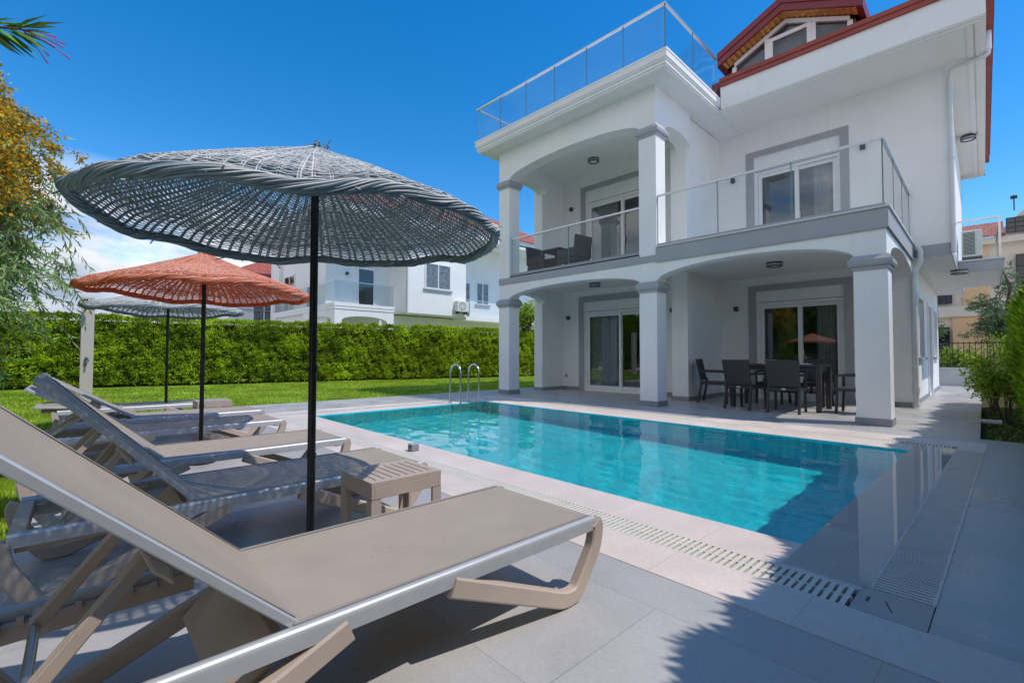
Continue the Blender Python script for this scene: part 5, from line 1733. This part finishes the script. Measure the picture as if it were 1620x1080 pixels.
for k, st_ in enumerate(stems):
    b = MB().tube([tuple(p) for p in st_], .01, 7, radii=list(np.linspace(.012, .003, len(st_))))
    b.build("stem", BARK, t, OX, smooth=True)
    P_ = np.array(st_, float)
    for f in np.arange(.35 if k else .80, 1.001, .035 if k else .02):
        u = f * (len(P_) - 1); i0 = min(int(u), len(P_) - 2); o = P_[i0] + (P_[i0 + 1] - P_[i0]) * (u - i0)
        ax = P_[i0 + 1] - P_[i0]; ax /= np.linalg.norm(ax)
        for j in range(3):
            v = rg.normal(0, 1, 3); v -= ax * v.dot(ax); v /= np.linalg.norm(v)
            if not k and v[1] < 0 and rg.uniform() < .5: v = -v
            pp.append(o + rg.normal(0, .006, 3)); dd.append(ax * (.75 if k else .9) + v * .7 + (np.array([.1, .1, -.25]) if not k else 0))
pp, dd = np.array(pp), np.array(dd)
cards("foliage", pp, dd, rg.normal(0, .5, (len(pp), 3)) + np.array([.5, 0, 1.0]), rg.uniform(.075, .12, len(pp)), rg.uniform(.014, .020, len(pp)), LEAF_O, t, OX, fold=.06)
bb = MB()
for j in range(9):
    d_ = np.array([.15, 1.0, -.18]) + rg.normal(0, .33, 3); d_ /= np.linalg.norm(d_)
    e_ = tip + d_ * rg.uniform(.07, .115)
    bb.tube([tuple(tip), tuple(tip + (e_ - tip) * .6 + np.array([0, 0, .004])), tuple(e_)], .002, 5, radii=[.0012, .0010, .0024])
bb.build("buds", BUD, t, OX)

# ---- lawn blades
def lawn_patch(x0, x1, y0, y1, n, hmin, hmax, w):
    x, y = rng.uniform(x0, x1, n), rng.uniform(y0, y1, n)
    P_ = np.c_[_c * x - _s * y, _s * x + _c * y, np.full(n, -0.03)]
    return P_, rng.normal(0, .45, (n, 3)) * np.array([1, 1, .2]) + np.array([0, 0, 1.0]), rng.uniform(hmin, hmax, n), np.full(n, w)


parts = [lawn_patch(-7.0, -2.5, -1.5, -0.28, 26000, .03, .07, .006), lawn_patch(-13, -7, -2.6, -0.28, 26000, .03, .07, .009),
         lawn_patch(-19, -10.8, -2.5, 12.5, 70000, .03, .07, .014), lawn_patch(-17, -10.8, 12.5, 20, 10000, .03, .07, .016)]
P_ = np.concatenate([p[0] for p in parts]); D_ = np.concatenate([p[1] for p in parts]); L_ = np.concatenate([p[2] for p in parts]); W_ = np.concatenate([p[3] for p in parts])
gr = cards("grass", P_, D_, unit(len(P_)), L_, W_, GRASSM)
gr["label"] = "short mown green grass blades of the lawn"; gr["category"] = "grass"; gr["kind"] = "stuff"


# ================================================================== NEIGHBOURS
def simple_window(par, org, axis, a, u0, u1, z0, z1, name="window", sill=True, curtain=True):
    """window lying in the plane axis=a, facing +axis side (x) or -axis side (y)"""
    sg = 1 if axis == 'x' else -1
    def bx(mb, d0, d1, p, q, lo, hi):
        if axis == 'x': mb.box(a + sg * d0, a + sg * d1, p, q, lo, hi)
        else: mb.box(p, q, a + sg * d0, a + sg * d1, lo, hi)
    f = MB(); w_ = 0.07
    bx(f, .0, .05, u0, u0 + w_, z0, z1); bx(f, .0, .05, u1 - w_, u1, z0, z1); bx(f, .0, .05, u0 + w_, u1 - w_, z1 - w_, z1); bx(f, .0, .05, u0 + w_, u1 - w_, z0, z0 + w_)
    m_ = (u0 + u1) / 2
    if u1 - u0 > 1.0: bx(f, .0, .05, m_ - w_ / 2, m_ + w_ / 2, z0 + w_, z1 - w_)
    o = f.build(name, PVC, par, org)
    g_ = MB(); bx(g_, .004, .02, u0 + w_, u1 - w_, z0 + w_, z1 - w_); g_.build("pane", pmat("curtained_glass", (0.16, 0.18, 0.20), 0.12, var=0.4, scale=7) if curtain else DARKG, o, org)
    if sill:
        s = MB(); bx(s, .0, .10, u0 - .1, u1 + .1, z0 - .09, z0 - .002); s.build("sill", GREY, o, org)
    return o


NO = (-24, 16, 0)
nb = thing("neighbour_house", "white neighbouring house with glass balconies and red roof beyond the hedge", "house", NO)
X1 = -22.0
w = MB()
w.box(-32, -22.0, 13.59, 17.79, 3.36, 8.0)          # bay with the double window
w.box(-32, -23.6, 9.9, 13.59, 3.3, 8.0)             # wall behind the front balcony
w.box(-32, -23.2, 17.79, 27, 3.2, 8.0)              # recessed right part
w.box(-32, -23.4, 9.9, 27, 0, 3.3)                  # ground floor
w.box(-22.45, -22.02, 9.68, 10.05, 0, 2.75); w.box(-22.45, -22.02, 12.5, 12.9, 0, 2.75); w.box(-26.4, -26.0, 9.68, 10.05, 0, 2.75)
w.box(-25.5, -24.9, 9.70, 10.2, 3.3, 8.0); w.box(-30.5, -29.9, 9.70, 10.2, 3.3, 8.0)
w.build("wall", WHITE, nb, NO)
w = MB()
w.arch(10.05, 12.5, 2.75, 3.0, 3.30, -22.03, -22.4, axis='y'); w.arch(-26.0, -22.45, 2.75, 3.0, 3.30, 9.69, 10.05)
w.box(-22.45, -22.025, 9.685, 10.05, 2.75, 3.3); w.box(-22.45, -22.025, 12.5, 12.9, 2.75, 3.3)
w.box(-31, -22.0, 9.66, 12.92, 3.302, 3.45); w.box(-22.12, -21.98, 9.64, 12.94, 3.45, 3.60); w.box(-31, -22.12, 9.64, 9.78, 3.45, 3.60)
w.build("balcony", WHITE, nb, NO)
g_ = MB(); g_.quad((X1 - .06, 9.7, 3.6), (X1 - .06, 12.9, 3.6), (X1 - .06, 12.9, 4.66), (X1 - .06, 9.7, 4.66)); g_.quad((-31, 9.7, 3.6), (X1 - .06, 9.7, 3.6), (X1 - .06, 9.7, 4.66), (-31, 9.7, 4.66))
r_ = g_.build("glass_railing", glass_mat("neighbour_railing_glass", (0.72, 0.80, 0.82), 1.0), nb, NO)
h = MB(); h.box(X1 - .08, X1 - .03, 9.68, 12.92, 4.66, 4.70); h.box(-31, X1 - .08, 9.68, 9.73, 4.66, 4.70); h.build("handrail", RAILM, r_, NO)
simple_window(nb, NO, 'x', -22.0, 14.83, 16.62, 4.80, 6.28)
simple_window(nb, NO, 'x', -23.6, 11.6, 12.6, 3.45, 5.75, "balcony_door", False, False)
simple_window(nb, NO, 'x', -23.2, 19.6, 20.7, 4.35, 5.8)
simple_window(nb, NO, 'x', -23.2, 18.4, 19.1, 3.35, 5.7, "balcony_door", False, True)
simple_window(nb, NO, 'y', 9.9, -29.5, -27.8, 3.45, 5.7, "balcony_door", False, False)
simple_window(nb, NO, 'x', -23.4, 14.6, 16.2, 1.1, 2.4, "window", True, False)
q = MB(); q.box(-23.2, -22.0, 17.80, 27, 3.16, 3.42); q.build("balcony_slab", WHITE, nb, NO)
g_ = MB(); g_.quad((-22.06, 17.9, 3.42), (-22.06, 27, 3.42), (-22.06, 27, 4.4), (-22.06, 17.9, 4.4)); r_ = g_.build("glass_railing", MATS["neighbour_railing_glass"], nb, NO)
h = MB(); h.box(-22.08, -22.03, 17.85, 27, 4.4, 4.44); h.build("handrail", RAILM, r_, NO)
q = MB(); q.tube([(-21.94, 13.68, 3.3), (-21.94, 13.68, 8.0)], .05, 10); q.build("rainwater_pipe", PIPE, nb, NO, smooth=True)
q = MB(); q.tube([(-23.55, 11.0, 5.35), (-23.48, 11.0, 5.35)], .09, 12); q.tube([(-23.55, 13.1, 6.2), (-23.48, 13.1, 6.2)], .09, 12); q.build("wall_light", LAMPB, nb, NO)
q = MB(); q.box(-21.98, -21.65, 16.9, 17.75, 3.62, 4.25); a_ = q.build("air_conditioner", ACW, nb, NO, bevel=.02)
q = MB()
for i in range(24):
    a0, a1 = 2 * math.pi * i / 24, 2 * math.pi * (i + 1) / 24
    for (r0, r1) in ((.20, .235), (.11, .13)):
        q.quad((-21.645, 17.25 + r0 * math.cos(a0), 3.93 + r0 * math.sin(a0)), (-21.645, 17.25 + r1 * math.cos(a0), 3.93 + r1 * math.sin(a0)), (-21.645, 17.25 + r1 * math.cos(a1), 3.93 + r1 * math.sin(a1)), (-21.645, 17.25 + r0 * math.cos(a1), 3.93 + r0 * math.sin(a1)))
q.build("fan_grille", LAMPB, a_, NO)
q = MB(); q.box(-21.99, -21.7, 17.0, 17.05, 3.5, 3.61); q.box(-21.99, -21.7, 17.6, 17.65, 3.5, 3.61); q.build("bracket", IRON, a_, NO)
q = MB(); q.box(-33, -21.3, 9.0, 28, 8.0, 8.45); q.build("eave", WHITE, nb, NO)
q = MB()
q.quad((-33.1, 8.9, 8.46), (-21.2, 8.9, 8.46), (-25, 15, 11), (-29, 15, 11)); q.quad((-21.2, 8.9, 8.46), (-21.2, 28.1, 8.46), (-25, 22, 11), (-25, 15, 11))
q.quad((-21.2, 8.9, 8.46), (-21.2, 28.1, 8.46), (-21.2, 28.1, 8.6), (-21.2, 8.9, 8.6)); q.build("roof", TILES, nb, NO)
q = MB(); q.box(-22.3, -22.1, 15, 17.2, 2.5, 2.62); q.build("awning", GREY, nb, NO)

FO = (-36, 12, 0)
fh = thing("distant_villa", "white villa with red roof slopes far behind the hedge, left of the neighbouring house", "house", FO)
w = MB(); w.box(-44, -34, 8.0, 13.2, 0, 6.2); w.box(-34, -32.8, 12.3, 13.2, 0, 6.9); w.build("wall", WHITE, fh, FO)
q = MB(); q.quad((-44.5, 7.5, 6.2), (-33.4, 7.5, 6.2), (-37, 11, 8.0), (-41, 11, 8.0)); q.quad((-33.4, 7.5, 6.2), (-33.4, 13.9, 6.2), (-37, 11, 8.0), (-37, 11, 8.001)); q.quad((-33.4, 7.5, 6.0), (-33.4, 13.9, 6.0), (-33.4, 13.9, 6.2), (-33.4, 7.5, 6.2)); q.build("roof", TILES, fh, FO)
simple_window(fh, FO, 'x', -34.0, 9.4, 10.8, 3.2, 4.6)
simple_window(fh, FO, 'x', -34.0, 11.2, 12.0, 3.2, 4.6)
q = MB(); q.tube([(-33.9, 8.2, 4.0), (-33.9, 13, 4.0)], .03, 6); q.build("balcony_rail", RAILM, fh, FO)

# garden tree by the hedge's right end
def round_tree(loc, H, r, label, m, name="garden_tree", n=5200, seed=3, group=None, leaf=(0.06, 0.12), lw=.05, flat=0.8):
    rg = np.random.default_rng(seed)
    t = thing(name, label, "tree", loc, 0, group)
    tg = []
    for i in range(26):
        v = rg.normal(size=3); v /= np.linalg.norm(v); v *= r * rg.uniform(.55, .95)
        tg.append((v[0], v[1], H - r * flat + v[2] * flat))
    b_, segs = limb_tree(loc, H * .9, 0.06 + 0.02 * H, tg, seed)
    b_.build("trunk", BARK, t, local=True, smooth=True)
    P_, D_, tw = sprays(segs, max(4, n // (26 * 14)), r * .14, 14, .1, rg, (r * .15, r * .4))
    cards("foliage", P_, D_, rg.normal(0, 1, P_.shape), rg.uniform(*leaf, len(P_)), lw, m, t, fold=.1)
    return t


round_tree((-16.5, 17.3, -0.03), 3.9, 0.75, "yellow-green garden tree behind the hedge, seen between the left column and wall", LEAF_S, seed=31)
round_tree((-23.5, -3.0, -0.03), 4.5, 1.6, "dark green tree beyond the hedge's left end", LEAF_W, seed=33)

# ---- end of the side path: low wall, fence, plants, apartment building
WO = (0, 22, 0)
lw = thing("garden_wall", "low grey rendered wall closing the side path with an iron fence on top", "wall", WO)
q = MB().box(-5, 5, 22.6, 22.85, -0.1, 0.58); q.build("wall", STONEW, lw, WO); q = MB().box(-5, 5, 22.56, 22.89, .581, .64); q.build("coping", STONEW, lw, WO)
q = MB()
for i in range(70): q.box(-5 + i * .145, -5 + i * .145 + .018, 22.70, 22.718, .64, 1.55)
q.box(-5, 5, 22.72, 22.74, .75, .78); q.box(-5, 5, 22.72, 22.74, 1.48, 1.51); q.build("iron_fence", IRON, lw, WO)
shrub((-0.55, 23.5, 0.0), 1.35, .75, "climbing yellow-green bush behind the iron fence at the end of the path", LEAF_S, 2600, 41, (.07, .13), .05)
shrub((0.75, 23.6, 0.0), 1.7, .8, "leafy bush behind the fence on the right, below the conifer branches", LEAF_S, 2600, 42, (.07, .13), .05)
round_tree((0.55, 24.6, 0.0), 4.3, 1.25, "blue-green feathery tree growing before the beige apartment building", LEAF_P, "feathery_tree", 9000, 51, None, (.08, .17), .03, 1.2)
round_tree((-1.75, 25.2, 0.0), 3.0, 0.8, "small dark tree by the fence, left of the blue-green feathery tree", LEAF_P, "feathery_tree", 4500, 52, None, (.07, .14), .03, 1.0)

BO = (0, 30, 0)
ap = thing("apartment_building", "beige apartment building with cream bands and barred windows behind the fence", "building", BO)
q = MB(); q.box(-7, 4.5, 28.2, 38, 0, 6.0); q.prism([(0.35, 6.0), (4.5, 6.0), (4.5, 6.2), (1.5, 7.35)], lambda p, a: (p[0], a, p[1]), 28.2, 28.6); q.build("wall", CREAM, ap, BO)
q = MB(); q.box(-7, 4.5, 28.0, 28.199, 2.75, 3.2); q.box(-7, 4.5, 27.9, 28.199, 5.75, 6.0); q.build("cornice", CREAM, ap, BO)
q = MB(); q.box(-0.95, 4.5, 28.1, 28.199, 0, 2.74); q.box(-0.6, 0.2, 28.12, 28.199, 3.21, 5.74); q.build("ochre_panel", BEIGE, ap, BO)
q = MB(); q.quad((-3.5, 27.8, 6.01), (0.7, 27.8, 6.01), (0.7, 30, 7.05), (-3.5, 30, 7.05)); q.build("roof", TILES, ap, BO)
for (a, b, lo, hi) in ((-2.0, -0.95, 3.35, 4.4), (-2.1, -1.05, 0.5, 2.3), (1.0, 2.6, 3.8, 5.2), (0.75, 2.3, 6.15, 6.75)):
    f = MB(); f.box(a, b, 28.06, 28.09, lo, hi)
    o = f.build("window", DARKG, ap, BO)
    f = MB()
    for i in range(7): f.box(a + (b - a) * i / 6 - .012, a + (b - a) * i / 6 + .012, 28.02, 28.045, lo, hi)
    for i in range(4): f.box(a, b, 28.046, 28.058, lo + (hi - lo) * i / 3 - .012, lo + (hi - lo) * i / 3 + .012)
    f.build("iron_bars", IRON, o, BO)
f = MB(); f.tube([(1.0, 28.4, 7.1), (1.0, 28.4, 7.75)], .02, 8); f.box(0.9, 1.1, 28.35, 28.45, 7.6, 7.72); f.build("antenna", IRON, ap, BO)
